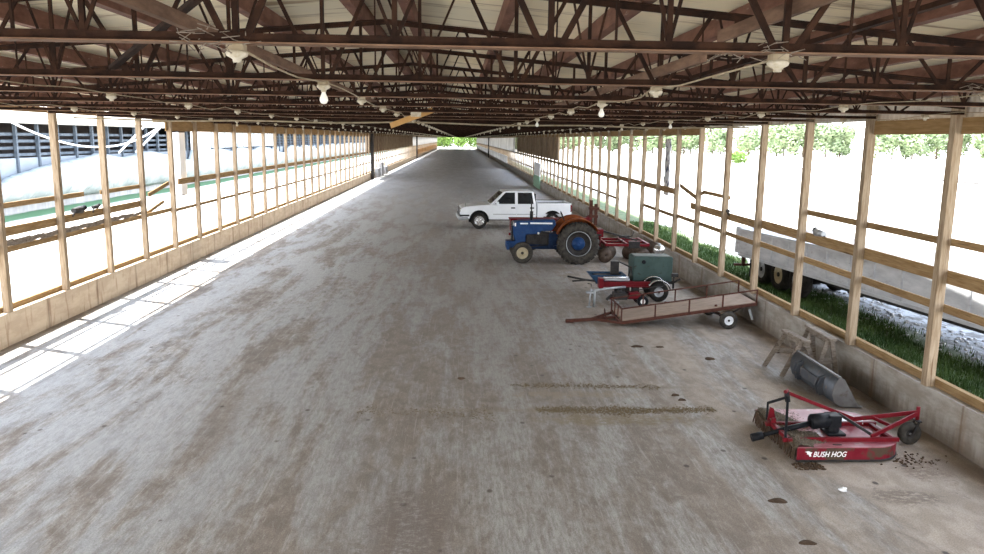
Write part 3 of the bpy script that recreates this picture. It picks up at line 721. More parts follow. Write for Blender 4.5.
ek = [tree(20 + i, LEAFB, 'bright green tree seen through the open far end of the barn', (-13 + i * 6, 372 + i * 3, GZ), 8, 4.6, 'bright trees past the far end', n=1800, q=.42) for i in range(2)]
for i in range(2, 10):
    dup(ek[i % 2], (-22 + i * 5.4, 368 + rr.uniform(0, 14), GZ), None, rr.uniform(0, 6), (1.1, 1.1, rr.uniform(.8, 1.2)))
tree(31, LEAFB, 'low lone green bush standing in the bright field', (63.5, 178, GZ), 2.4, 2.8, None, n=700, q=.3, base=.2)
# thin dark pipe lying across the field
cable([(62, 150, GZ + .12), (62.6, 133, GZ + .12), (63.1, 92, GZ + .12), (63.4, 60, GZ + .12)], .09, 'thin grey pipe lying across the bright field at right', DARKM, 'field_pipe', cat='pipe')

# grass strip outside the right wall
rr = random.Random(5); m = MB(); nb = 0
while nb < 36000:
    x = rr.uniform(9.1, 11.7); y = 9.0 + 36 * rr.random() ** 1.5
    edge = sin(y * 1.7) * .12 + sin(y * .6 + 1) * .15
    if x < 9.4 + edge * .8 or x > 11.2 + edge * 1.4: 
        if rr.random() > .12: continue
    if rr.random() < .18 * (1 + sin(x * 5) * sin(y * 3.1)): continue
    h = rr.uniform(.05, .17); w = rr.uniform(.008, .016); q = rr.uniform(0, 2 * pi); l = rr.uniform(.02, .09)
    dx, dy = cos(q), sin(q); px, py = -dy * w, dx * w
    m.add([(x - px, y - py, GZ), (x + px, y + py, GZ), (x + dx * l, y + dy * l, GZ + h)], [(0, 1, 2)]); nb += 1
o = m.build('grass', BLADE); tag(o, 'strip of short green grass growing outside the right curb', 'grass', kind='stuff')
for (x, y, rs, lab) in ((11.8, 17.5, 3, 'scattered pale rubble between the grass and the white semi trailer'),):
    m = MB()
    for k in range(700):
        px, py = rr.uniform(10.9, 12.8), rr.uniform(9, 27); r = rr.uniform(.015, .06)
        m.sphere((px, py, GZ + r * .3), r, 5, 3, (1, 1.3, .6), .25)
    single(m, 'rubble', SIDEP, (x, y, GZ), lab, 'rubble', kind='stuff')

# ------------------------------------------------------------ white semi trailer outside
yaw = .045
st = thing('semi_trailer', 'long weathered white semi trailer parked outside the right wall', 'trailer', (9.85, 26.9, GZ - .06), None, 0)
st.rotation_euler = (-.026, 0, yaw)
def sl(): return MB()
L = 17.
# local: y runs towards the camera (negative), x across
mb = sl().box(0, .06, -L, 0, .88, 1.72); mb.box(2.4, 2.46, -L, 0, .88, 1.72); mb.box(0, 2.46, -.06, 0, .88, 1.72); mb.box(0, 2.46, -L, -L + .06, .88, 1.72)
mb.build('side_wall', GALVW, st, .01, local=True)
sl().box(.05, 2.41, -L + .05, -.05, .80, .88).build('trailer_floor', GALVW, st, local=True)
mb = sl().box(-.03, .07, -L, .02, 1.68, 1.76); mb.box(2.39, 2.49, -L, .02, 1.68, 1.76); mb.build('top_rail', GALVW, st, local=True)
mb = sl().box(-.03, .08, -L, 0, .80, .88); mb.build('bottom_rail', GALVW, st, local=True)
sl().box(-.02, .5, -.05, .35, .88, 1.80).build('tail_box', GALVW, st, .01, local=True)
mb = sl().box(.75, .9, -L, -.2, .50, .80); mb.box(1.55, 1.7, -L, -.2, .5, .8); mb.build('chassis_beam', DARKM, st, local=True)
for k in range(3):
    yy = -1.45 - 1.28 * k
    for xx in (.3, 2.1):
        wheel(st, (xx, yy, .525), .525, .30, RUBBER, CREAM if k == 1 else GALV, -1 if xx < 1 else 1, .56, axis=(1, 0, 0), local=True, hubm=DARKM)
    sl().tube([(.3, yy, .525), (2.1, yy, .525)], .06, 8).build('axle', DARKM, st, local=True)
sl().box(.1, .6, -.75, -.72, .15, .85).build('mud_flap', BLACKP, st, local=True)
sl().box(-.1, 2.3, .1, .2, .42, .5).build('rear_bumper', RUSTT, st, local=True)
sl().box(.15, .25, .0, .12, .42, .9).build('bumper_bracket', RUSTT, st, local=True)
for k in range(14):
    sl().box(-.02, .0, -L + .6 + k * 1.15, -L + .66 + k * 1.15, .88, 1.69).build('side_rib', GALVW, st, local=True)

# ------------------------------------------------------------ pickup truck
th = .07
tk = thing('pickup_truck', 'white crew cab pickup truck parked across the barn floor', 'pickup truck', (.02, 38.25, 0), None, th)
def arc(cx, cz, r, a0, a1, n=12): return [(cx + r * cos(radians(a0 + (a1 - a0) * i / n)), cz + r * sin(radians(a0 + (a1 - a0) * i / n))) for i in range(n + 1)]
FW, RW = .98, 4.62; Z0 = .46; Wd = 1.94
front = [(.10, .60), (.04, .72), (.06, .92), (.14, 1.02), (.30, 1.08), (.9, 1.14), (1.62, 1.19), (3.80, 1.19), (3.80, Z0)] + [(FW + .5, Z0)] + arc(FW, .42, .49, 5, 175) + [(.42, .55)]
mb = MB().prism(front, 'y', 0, Wd); mb.build('cab_body', WHITEP, tk, .035, local=True)
# greenhouse
def frustum(b, t):
    m = MB(); return m.add(list(b) + list(t), [(0, 1, 2, 3), (7, 6, 5, 4), (0, 4, 5, 1), (1, 5, 6, 2), (2, 6, 7, 3), (3, 7, 4, 0)])
bz, tz = 1.17, 1.84
frustum([(1.50, .04, bz), (3.80, .04, bz), (3.80, Wd - .04, bz), (1.50, Wd - .04, bz)], [(2.22, .17, tz), (3.66, .17, tz), (3.66, Wd - .17, tz), (2.22, Wd - .17, tz)]).build('cab_roof', WHITEP, tk, .05, local=True)
def wy(z, near=True): t = (z - bz) / (tz - bz); y = .04 + .13 * t - .006; return y if near else Wd - y
for near in (True, False):
    for (a, b, c, d) in (((1.74, 1.22), (2.74, 1.22), (2.74, 1.77), (2.28, 1.77)), ((2.88, 1.22), (3.66, 1.22), (3.58, 1.77), (2.88, 1.77))):
        pts = [(x, wy(z, near), z) for x, z in (a, b, c, d)]; pts2 = [(x, y + (.02 if near else -.02), z) for x, y, z in pts]
        MB().add(pts + pts2, [(0, 1, 2, 3), (7, 6, 5, 4), (0, 4, 5, 1), (1, 5, 6, 2), (2, 6, 7, 3), (3, 7, 4, 0)]).build('side_window', GLASS, tk, local=True)
def xz(z): return 1.50 + .72 * (z - bz) / (tz - bz) - .012
pts = [(xz(1.22), .14, 1.22), (xz(1.22), Wd - .14, 1.22), (xz(1.78), Wd - .24, 1.78), (xz(1.78), .24, 1.78)]; pts2 = [(x + .03, y, z) for x, y, z in pts]
MB().add(pts + pts2, [(0, 1, 2, 3), (7, 6, 5, 4), (0, 4, 5, 1), (1, 5, 6, 2), (2, 6, 7, 3), (3, 7, 4, 0)]).build('windshield', GLASS, tk, local=True)
MB().box(3.72, 3.82, .35, Wd - .35, 1.3, 1.7).build('rear_window', GLASS, tk, local=True)
for (x0, x1) in ((1.66, 2.80), (2.83, 3.74)):
    for (ya, yb, ys) in ((-.008, .0, -.03), (Wd, Wd + .008, Wd + .03)):
        d = MB().box(x0, x1, ya, yb, .56, 1.17).build('door', WHITEP, tk, .006, local=True)
        MB().box(x1 - .26, x1 - .06, min(ys, ya), max(ys, yb), 1.00, 1.06).build('door_handle', BLACKP, d, local=True)
        MB().box(x0, x1, min(ys, ya) + .01, max(ys, yb) - .01, .70, .735).build('rub_strip', GALV, d, local=True)
bed = [(3.86, 1.27), (5.52, 1.27), (5.56, .95), (5.56, .6), (5.12, .5)] + arc(RW, .42, .49, 5, 175) + [(4.05, Z0), (3.86, Z0)]
mb = MB().prism(bed, 'y', .0, .14); mb.prism(bed, 'y', Wd - .14, Wd); mb.box(3.86, 3.92, .1, Wd - .1, .6, 1.27); mb.box(3.9, 5.54, .1, Wd - .1, .6, .72)
mb.build('bed', WHITEP, tk, .02, local=True)
mb = MB().box(3.88, 5.54, .01, .13, 1.27, 1.295); mb.box(3.88, 5.54, Wd - .13, Wd - .01, 1.27, 1.295); mb.build('bed_rail_cap', BLACKP, tk, local=True)
MB().box(4.0, 5.5, .2, Wd - .2, .73, 1.12).build('bed_cover', BLACKP, tk, .03, local=True)
MB().box(5.5, 5.58, .12, Wd - .12, .66, 1.27).build('tailgate', WHITEP, tk, .015, local=True)
for ya in (.0, Wd - .14): MB().box(5.5, 5.59, ya, ya + .14, .85, 1.18).build('tail_light', REDP, tk, local=True)
MB().box(5.56, 5.68, .05, Wd - .05, .45, .62).build('rear_bumper', CHROME, tk, .02, local=True)
MB().box(-.05, .46, -.01, Wd + .01, .42, .62).build('front_bumper', GALV, tk, .06, local=True)
MB().box(.02, .5, -.005, Wd + .005, .60, .70).build('bumper_trim', BLACKP, tk, .02, local=True)
MB().box(.03, .1, .35, Wd - .35, .72, .98).build('grille', BLACKP, tk, .01, local=True)
for ya in (.03, Wd - .33): MB().box(.035, .18, ya, ya + .3, .82, .98).build('headlight', CHROME, tk, .02, local=True)
for (ya, yb) in ((-.2, .0), (Wd, Wd + .2)): MB().box(1.80, 1.92, ya, yb, 1.16, 1.34).build('wing_mirror', BLACKP if ya > 1 else WHITEP, tk, .02, local=True)
for x in (FW, RW):
    for (y, s) in ((.14, -1), (Wd - .14, 1)): wheel(tk, (x, y, .385), .385, .26, RUBBER, CHROME, s, .62, local=True, spokes=6)
for x in (FW, RW): MB().box(x - .5, x + .5, .28, .32, .3, .9).build('wheel_well', BLACKP, tk, local=True)
mb = MB().box(.8, 5.5, .5, .62, .36, .5); mb.box(.8, 5.5, Wd - .62, Wd - .5, .36, .5); mb.build('chassis', DARKM, tk, local=True)
MB().tube([(.3, .1, 1.08), (.3, .1, 1.25)], .012, 6).build('antenna', DARKM, tk, local=True)

# ------------------------------------------------------------ blue tractor
CY = 28.25
tr = thing('farm_tractor', 'blue farm tractor with orange fenders parked side-on before the pickup', 'tractor', (3.2, CY, 0))
hood = [(1.95, 1.0), (1.93, 1.30), (1.98, 1.43), (2.15, 1.47), (3.45, 1.52), (3.50, 1.35), (3.35, 1.12), (2.95, 1.10), (2.90, 1.0), (2.42, .98), (2.40, .72), (2.05, .66)]
MB().prism(hood, 'y', CY - .27, CY + .27).build('hood', TBLUE, tr, .03)
for y0 in (CY - .276, CY + .272):
    mb = MB().box(2.20, 2.48, y0, y0 + .006, 1.355, 1.405); mb.box(2.56, 3.36, y0, y0 + .006, 1.365, 1.42); mb.build('white_stripe', WHITEM, tr)
MB().box(2.0, 2.05, CY - .279, CY - .272, 1.28, 1.40).build('badge', WHITEM, tr)
mb = MB().box(1.90, 1.95, CY - .24, CY + .24, .70, 1.42); mb.build('grille', BLACKP, tr, .01)
mb = MB()
for k in range(9): mb.box(1.885, 1.90, CY - .2, CY + .2, .76 + k * .07, .785 + k * .07)
mb.build('grille_bars', DARKM, tr)
mb = MB().box(2.3, 3.3, CY - .17, CY + .17, .58, 1.05); mb.tube([(2.75, CY - .2, .82), (2.75, CY - .3, .82)], .07, 12); mb.box(2.45, 2.7, CY - .24, CY - .17, .7, .98); mb.box(2.95, 3.2, CY - .23, CY - .15, .62, .9)
mb.build('engine', DARKM, tr, .01)
MB().sphere((2.86, CY - .26, 1.03), .045, 10, 8).build('air_bowl', WHITEM, tr)
MB().box(2.3, 3.6, CY - .2, CY + .2, .45, .62).build('transmission', TBLUED, tr, .02)
MB().box(3.25, 4.5, CY - .24, CY + .24, .50, 1.02).build('rear_housing', TBLUED, tr, .04)
mb = MB().box(1.70, 2.15, CY - .26, CY + .26, .50, .74); mb.box(1.72, 1.84, CY - .32, CY + .32, .42, .70); mb.build('front_bolster', TBLUE, tr, .03)
mb = MB().beam((2.24, CY - .62, .42), (2.24, CY + .62, .42), .10, .10); mb.tube([(2.24, CY - .6, .34), (2.24, CY - .6, .66)], .035, 8); mb.tube([(2.24, CY + .6, .34), (2.24, CY + .6, .66)], .035, 8)
mb.build('front_axle', TBLUED, tr)
MB().tube([(2.3, CY - .4, .52), (3.2, CY - .28, .62)], .02, 6).build('steering_rod', DARKM, tr)
for y in (CY - .68, CY + .68): wheel(tr, (2.26, y, .375), .375, .19, RUBBERD, CREAM, -1 if y < CY else 1, .56, hubm=DARKM)
for y in (CY - .72, CY + .72):
    wo = wheel(tr, (4.24, y, .735), .735, .36, RUBBERD, DARKM, -1 if y < CY else 1, .62, lugs=22)
    s = -1 if y < CY else 1
    MB().lathe([(.002, s * .07), (.24, s * .07), (.22, s * .11), (.12, s * .12), (.10, s * .17), (.002, s * .18)], (4.24, y, .735), (0, 1, 0), 24).build('hub', TBLUE, wo)
    s = -1 if y < CY else 1
    MB().lathe([(.425, s * .12), (.45, s * .15), (.45, s * .165), (.425, s * .165)], (4.24, y, .735), (0, 1, 0), 32).build('rim_ring', GALV, tr)
MB().tube([(4.24, CY - .7, .735), (4.24, CY + .7, .735)], .10, 12).build('rear_axle', TBLUED, tr)
for s in (-1, 1):      # clamshell fenders
    y0 = CY + s * .46; y1 = CY + s * .86; pts = []; vs = []; fs = []; n = 16
    for i in range(n + 1):
        a = radians(158 - 128 * i / n); r = .83 + .03 * sin(pi * i / n)
        for y in (y0, y1): vs.append((4.24 + r * cos(a), y, .76 + r * sin(a)))
        vs.append((4.24 + (r - .28) * cos(a), y0, .76 + (r - .28) * sin(a)))
    for i in range(n): fs += [(3 * i, 3 * i + 3, 3 * i + 4, 3 * i + 1), (3 * i, 3 * i + 2, 3 * i + 5, 3 * i + 3)]
    o = MB().add(vs, fs, True).build('fender', FORANGE, tr); sd = o.modifiers.new('t', 'SOLIDIFY'); sd.thickness = .02
mb = MB().tube([(2.62, CY - .05, 1.45), (2.62, CY - .05, 1.72)], .035, 8); mb.tube([(2.62, CY - .05, 1.55), (2.62, CY - .05, 1.80)], .06, 12); mb.tube([(2.62, CY - .05, 1.8), (2.60, CY - .05, 2.25)], .022, 8); mb.build('exhaust_stack', DARKM, tr)
mb = MB().tube([(3.45, CY, 1.4), (3.75, CY, 1.62)], .02, 8); mb.build('steering_column', DARKM, tr)
t = MB(); n = 24; pts = [(3.75 + .07 * cos(2 * pi * k / n), CY + .19 * sin(2 * pi * k / n), 1.63 - .17 * cos(2 * pi * k / n)) for k in range(n + 1)]; t.tube(pts, .014, 6); t.beam((3.75, CY - .18, 1.63), (3.75, CY + .18, 1.63), .02, .01); t.build('steering_wheel', BLACKP, tr)
mb = MB().box(4.15, 4.55, CY - .22, CY + .22, 1.18, 1.26); mb.box(4.5, 4.58, CY - .22, CY + .22, 1.26, 1.52); mb.build('seat', BLACKP, tr, .03)
MB().beam((4.3, CY, 1.0), (4.35, CY, 1.2), .1, .06).build('seat_spring', DARKM, tr)
MB().box(3.4, 3.95, CY - .45, CY - .25, .55, .60).build('foot_step', TBLUED, tr)
mb = MB().beam((4.5, CY - .3, .62), (5.2, CY - .33, .50), .05, .06); mb.beam((4.5, CY + .3, .62), (5.2, CY + .33, .50), .05, .06); mb.beam((4.6, CY, 1.0), (5.2, CY, .95), .04, .05); mb.build('hitch_arms', DARKM, tr)
for y in (CY - .2, CY + .2): MB().lathe([(.002, -.05), (.07, -.05), (.085, 0), (.08, .03), (.002, .03)], (1.96, y, 1.35), (-1, 0, 0), 14).build('headlight', GALV, tr)

# ------------------------------------------------------------ disc harrow behind the tractor
dh = thing('disc_harrow', 'dark red disc harrow hitched behind the blue tractor', 'harrow', (6.0, 28.6, 0))
mb = MB()
for y in (27.75, 28.6, 29.45): mb.beam((5.25, y, .66), (6.85, y, .66), .08, .09)
for x in (5.30, 6.05, 6.82): mb.beam((x, 27.7, .68), (x, 29.5, .68), .08, .09)
mb.build('frame', REDP, dh, .008)
mb = MB().beam((5.15, 28.35, .5), (5.22, 28.5, 1.12), .07, .12); mb.beam((5.15, 28.85, .5), (5.22, 28.7, 1.12), .07, .12); mb.box(5.05, 5.30, 28.4, 28.8, .85, 1.15); mb.build('mast', REDP, dh, .008)
MB().beam((5.25, 28.6, 1.08), (6.6, 28.6, .72), .05, .06).build('top_brace', DARKM, dh)
for (xc, dx) in ((5.45, .16), (6.5, -.16)):
    for (ya, yb) in ((27.80, 28.50), (28.70, 29.40)):
        ax = MB().tube([(xc - dx * (1 if ya < 28 else -1), ya - .05, .27), (xc + dx * (1 if ya < 28 else -1) * .3, yb + .05, .27)], .025, 8).build('gang_axle', DARKM, dh)
        for k in range(4):
            t = k / 3.; y = ya + (yb - ya) * t; x = xc - dx * (1 if ya < 28 else -1) * (1 - t * 1.3)
            MB().lathe([(.002, .045), (.14, .03), (.27, -.02), (.27, -.03), (.14, .02), (.002, .035)], (x, y, .27), (.12, -1, 0), 22).build('disc_blade', DISC, dh)
        MB().beam((xc - dx * (1 if ya < 28 else -1) * .4, (ya + yb) / 2, .3), (xc, (ya + yb) / 2, .64), .09, .09).build('gang_hanger', DARKM, dh)
MB().tube([(5.5, 28.0, .72), (5.9, 27.95, .80), (6.3, 28.05, .98), (6.34, 28.05, 1.12)], .015, 6).build('lever', DARKM, dh)
for y in (27.72, 29.48): MB().box(6.1, 6.5, y - .03, y + .03, .55, .80).build('bearing_plate', DARKM, dh)

# red implement between tractor and pickup
ri = thing('seed_drill', 'red implement with upright rusty mast, behind the tractor hood', 'implement', (3.3, 31.3, 0))
MB().prism([(31.0, 1.22), (31.6, 1.22), (31.5, .75), (31.1, .75)], 'x', 2.05, 4.1).build('hopper', REDP, ri, .02)
MB().box(2.0, 4.15, 30.98, 31.62, 1.22, 1.25).build('hopper_lid', REDP, ri)
mb = MB().beam((2.0, 31.3, .6), (5.1, 31.3, .6), .1, .1); mb.beam((4.2, 31.0, .65), (5.3, 31.2, 1.35), .1, .14); mb.beam((4.2, 31.6, .65), (5.3, 31.4, 1.35), .1, .14); mb.box(5.0, 5.2, 31.1, 31.5, 0.0, 1.3); mb.build('frame', REDP, ri)
mb = MB().box(5.22, 5.34, 31.15, 31.25, 1.0, 2.0); mb.box(5.42, 5.54, 31.15, 31.25, 1.0, 1.85); mb.box(5.2, 5.56, 31.12, 31.28, 1.3, 1.4); mb.box(5.2, 5.6, 31.1, 31.3, 1.62, 1.72); mb.build('mast', RUSTT, ri)
for y in (30.95, 31.68): wheel(ri, (2.9, y, .36), .36, .14, RUBBERD, REDP, -1 if y < 31 else 1, .6)
for k in range(8): MB().tube([(2.2 + k * .25, 31.3, .75), (2.25 + k * .25, 31.4, .05)], .025, 6).build('seed_tube', DARKM, ri)

# ------------------------------------------------------------ green generator and splitter
gn = thing('engine_generator', 'green steel engine generator box on a skid with blue tray', 'generator', (5.3, 22.1, 0))
MB().box(4.95, 6.08, 21.75, 22.45, .42, 1.12).build('canopy', GREENP, gn, .035)
MB().lathe([(.002, 0), (.06, 0), (.06, -.012), (.002, -.012)], (5.24, 21.75, .98), (0, 1, 0), 18).build('port', BLACKP, gn)
MB().box(5.0, 6.03, 21.8, 22.4, 1.12, 1.135).build('canopy_lid', GREENP, gn, .005)
mb = MB().beam((3.9, 21.85, .38), (6.15, 21.85, .38), .06, .09); mb.beam((3.9, 22.35, .38), (6.15, 22.35, .38), .06, .09); mb.build('skid', DARKM, gn)
for y in (21.7, 22.5): wheel(gn, (5.6, y, .25), .25, .12, RUBBER, GALV, -1 if y < 22 else 1, .5)
tray = [(3.72, .60), (4.75, .60), (4.65, .34), (3.95, .34)]
mb = MB().prism(tray, 'y', 21.72, 21.76); mb.prism(tray, 'y', 22.36, 22.40); mb.beam((3.72, 22.06, .6), (3.95, 22.06, .34), .64, .02); mb.beam((4.75, 22.06, .6), (4.65, 22.06, .34), .64, .02); mb.box(3.93, 4.67, 21.74, 22.38, .33, .36)
mb.build('tray', TRAYB, gn)
MB().box(3.92, 4.68, 21.76, 22.36, .50, .545).build('tray_load', BARND, gn)
mb = MB().box(4.38, 4.62, 22.15, 22.2, .55, .93); mb.beam((4.62, 22.17, .92), (4.92, 21.85, .80), .04, .03); mb.beam((4.9, 21.87, .80), (4.82, 21.87, .45), .03, .03); mb.beam((4.9, 21.87, .80), (5.0, 21.87, .45), .03, .03); mb.build('control_stand', DARKM, gn)
mb = MB().tube([(6.12, 21.75, .22), (6.12, 21.75, .62)], .03, 8); mb.box(6.04, 6.24, 21.7, 21.82, .56, .66); mb.tube([(6.12, 21.75, .4), (6.3, 21.7, .5)], .03, 8); mb.build('rear_jack', DARKM, gn)
MB().tube([(3.05, 21.5, .60), (3.5, 21.6, .5), (3.95, 21.85, .40)], .03, 6).build('tow_bar', DARKM, gn)
MB().tube([(3.15, 21.2, .52), (3.6, 21.5, .5), (3.95, 21.85, .40)], .022, 6).build('tow_chain', DARKM, gn)
sp = thing('log_splitter', 'long red steel beam on one grey-fendered axle with pale tongue', 'splitter', (4.7, 21.1, 0))
mb = MB().box(3.92, 5.42, 21.10, 21.22, .37, .39); mb.box(3.92, 5.42, 21.10, 21.22, .50, .52); mb.box(3.92, 5.42, 21.15, 21.17, .37, .52); mb.build('beam', REDP, sp)
MB().box(3.86, 3.98, 21.02, 21.30, .34, .62).build('end_plate', REDP, sp, .01)
mb = MB().box(4.02, 4.72, 21.12, 21.42, .54, .61); mb.build('cylinder_cover', GALV, sp, .02)
MB().tube([(4.0, 21.2, .63), (4.7, 21.2, .63)], .025, 8).build('ram', CHROME, sp)
mb = MB().box(4.35, 4.75, 21.2, 21.4, .12, .36); mb.tube([(4.5, 21.05, .3), (4.5, 21.2, .3)], .08, 12); mb.box(4.8, 5.0, 21.1, 21.3, .15, .37); mb.build('pump', DARKM, sp, .02)
for y in (20.98, 21.62): wheel(sp, (5.50, y, .27), .27, .15, RUBBER, GALV, -1 if y < 21.2 else 1, .50, hubm=DARKM)
MB().tube([(5.5, 21.0, .27), (5.5, 21.6, .27)], .035, 8).build('axle', DARKM, sp)
for y in (20.98, 21.62):
    vs = []; fs = []; n = 14
    for i in range(n + 1):
        a = radians(150 - 140 * i / n)
        for yy in (y - .09, y + .09): vs.append((5.5 + .33 * cos(a), yy, .28 + .33 * sin(a)))
    for i in range(n): fs.append((2 * i, 2 * i + 2, 2 * i + 3, 2 * i + 1))
    o = MB().add(vs, fs, True).build('fender', CHROME, sp); sd = o.modifiers.new('t', 'SOLIDIFY'); sd.thickness = .012
MB().tube([(3.55, 20.3, .43), (4.2, 20.75, .42), (4.6, 21.1, .38)], .03, 8).build('tongue', GALV, sp)
mb = MB().tube([(3.46, 20.2, .02), (3.50, 20.22, .5)], .022, 8); mb.lathe([(.002, 0), (.07, 0), (.07, .015), (.002, .03)], (3.46, 20.2, 0), (0, 0, 1), 12); mb.tube([(3.60, 20.25, .0), (3.60, 20.25, .45)], .035, 8); mb.box(3.38, 3.56, 20.15, 20.3, .38, .42); mb.build('jack_stand', GALV, sp)
mb = MB().tube([(3.5, 20.22, .55), (3.5, 20.22, .62), (3.4, 20.2, .64)], .012, 6); mb.build('jack_crank', DARKM, sp)

ti = thing('garden_tiller', 'small low red and black machine with a white-hubbed black wheel', 'tiller', (4.6, 20.4, 0))
for y in (20.25, 20.75): wheel(ti, (4.90, y, .15), .15, .07, BLACKP, WHITEM, -1 if y < 20.5 else 1, .45)
MB().tube([(4.9, 20.25, .15), (4.9, 20.75, .15)], .015, 6).build('axle', DARKM, ti)
mb = MB().box(4.55, 4.85, 20.32, 20.65, .20, .36); mb.beam((4.0, 20.45, .2), (4.9, 20.45, .2), .08, .05); mb.build('gearcase', REDP, ti, .02)
mb = MB().box(4.15, 4.5, 20.3, 20.7, .18, .34); mb.tube([(4.3, 20.5, .3), (4.3, 20.5, .40)], .09, 12); mb.tube([(3.95, 20.4, .16), (4.1, 20.4, .30)], .04, 8); mb.build('engine', DARKM, ti, .02)
mb = MB()
for k in range(6):
    a = k * pi / 3; mb.beam((4.15, 20.3 + .07 * k, .12), (4.15 + .12 * cos(a), 20.3 + .07 * k, .12 + .11 * sin(a)), .02, .03)
mb.build('tines', GALV, ti)
MB().tube([(4.5, 20.5, .34), (5.3, 20.55, .50), (5.5, 20.55, .5)], .014, 6).build('handlebar', DARKM, ti)

sv = thing('gas_cylinder', 'small silver round tank standing by the right curb behind the generator', 'tank', (6.55, 25.2, 0))
MB().sphere((6.55, 25.2, .86), .19, 16, 12, (1, 1, .85)).build('tank_body', CHROME, sv)
MB().tube([(6.55, 25.2, 1.0), (6.55, 25.2, 1.07)], .045, 10).build('filler_cap', GALV, sv)
mb = MB()
for a in (0, 2.1, 4.2): mb.tube([(6.55 + .12 * cos(a), 25.2 + .12 * sin(a), .75), (6.55 + .25 * cos(a), 25.2 + .25 * sin(a), 0)], .02, 6)
mb.build('tripod_leg', REDD, sv)

# ------------------------------------------------------------ rusty flat trailer
ut = thing('utility_trailer', 'rusty flat utility trailer with pale plywood deck and pipe rails', 'trailer', (5.4, 18.55, 0))
def dz(x): return .10 + (x - 3.86) * .148
YN, YF = 17.98, 19.22; XE = 7.08
MB().beam((3.9, (YN + YF) / 2, dz(3.9) + .035), (XE - .02, (YN + YF) / 2, dz(XE - .02) + .035), YF - YN - .04, .035).build('deck', DECKW, ut)
mb = MB()
for y in (YN, YF): mb.beam((3.86, y, dz(3.86)), (XE, y, dz(XE)), .05, .07)
for x in (3.86, 4.9, 6.0, XE): mb.beam((x, YN, dz(x) - .005), (x, YF, dz(x) - .005), .05, .06)
mb.build('frame', RUSTT, ut)
RH = .34
for y in (YN, YF):
    MB().beam((3.86, y, dz(3.86) + RH), (XE, y, dz(XE) + RH), .03, .03).build('top_rail', RUSTT, ut)
    for x in (3.86, 4.66, 5.47, 6.27, XE): MB().beam((x, y, dz(x)), (x, y, dz(x) + RH), .03, .03).build('rail_post', RUSTT, ut)
MB().beam((3.86, YN, dz(3.86) + RH), (3.86, YF, dz(3.86) + RH), .03, .03).build('front_rail', RUSTT, ut)
for y in (18.4, 18.8): MB().beam((3.86, y, dz(3.86)), (3.86, y, dz(3.86) + RH), .03, .03).build('rail_post', RUSTT, ut)
mb = MB().beam((3.86, YN + .05, .09), (3.25, 18.5, .08), .05, .06); mb.beam((3.86, YF - .05, .09), (3.25, 18.5, .08), .05, .06); mb.beam((3.86, 18.6, .10), (3.3, 18.5, .08), .05, .06); mb.build('tongue_frame', RUSTT, ut)
mb = MB().beam((3.35, 18.5, .07), (2.66, 18.42, .05), .07, .07); mb.box(2.6, 2.78, 18.36, 18.48, .01, .08); mb.build('tongue', RUSTT, ut)
MB().tube([(3.55, 18.2, .10), (3.55, 18.5, .33), (3.62, 18.85, .1)], .014, 6).build('tongue_brace', RUSTT, ut)
for (y, s) in ((17.84, -1), (19.36, 1)): wheel(ut, (6.38, y, .21), .21, .13, RUBBERD, WHITEP, s, .52, hubm=DARKM)
MB().beam((6.38, 17.84, .21), (6.38, 19.36, .21), .05, .05).build('axle', RUSTT, ut)
mb = MB()
for y in (18.05, 19.15): mb.beam((5.95, y, dz(5.95) - .04), (6.38, y, .26), .05, .02); mb.beam((6.8, y, dz(6.8) - .04), (6.38, y, .26), .05, .02)
mb.build('leaf_spring', DARKM, ut)
mb = MB().beam((6.92, 17.98, .44), (7.0, 17.95, .2), .04, .05); mb.build('tail_prop', GALV, ut)
for (x, y) in ((6.15, 18.1), (5.2, 19.1)): MB().lathe([(.002, 0), (.035, 0), (.03, .04), (.002, .05)], (x, y, dz(x) + .05), (0, 0, 1), 10).build('tie_ring', RUSTT, ut)

# ------------------------------------------------------------ sawhorses
def sawhorse(a, b, hx, foot, label, shelf=False):
    a = Vector(a); b = Vector(b); mid = (a + b) / 2
    t = thing('sawhorse', label, 'sawhorse', (mid.x, mid.y, 0), 'weathered sawhorses')
    d = (b - a).normalized(); side = Vector((1, 0, 0))
    MB().beam(a - d * .06, b + d * .06, .13, .045).build('top_beam', WOODG, t, .004)
    MB().beam(a + Vector((0, 0, -.07)), b + Vector((0, 0, -.07)), .04, .10).build('ridge_board', WOODG, t, .004)
    for p in (a + d * .08, b - d * .08):
        for s in (-1, 1):
            e = Vector((p.x + s * foot[0 if s < 0 else 1], p.y + (.05 if p.y > mid.y else -.05), 0))
            MB().beam(p + Vector((s * .03, 0, -.0)), e, .085, .04, (0, 1, 0)).build('leg', WOODG, t, .004)
        z = p.z * .45; w = .62
        MB().beam((p.x - foot[0] * w, p.y + (.03 if p.y > mid.y else -.03), z), (p.x + foot[1] * w, p.y + (.03 if p.y > mid.y else -.03), z), .02, .10).build('leg_brace', WOODG, t, .003)
    return t
sawhorse((6.46, 14.80, .70), (6.52, 14.02, .70), .1, (.40, .30), 'left, lower sawhorse of weathered grey timber beside the right wall')
sawhorse((6.96, 14.90, .78), (6.93, 13.85, .78), .1, (.28, .16), 'right sawhorse of weathered timber pushed against the right curb behind the bucket')

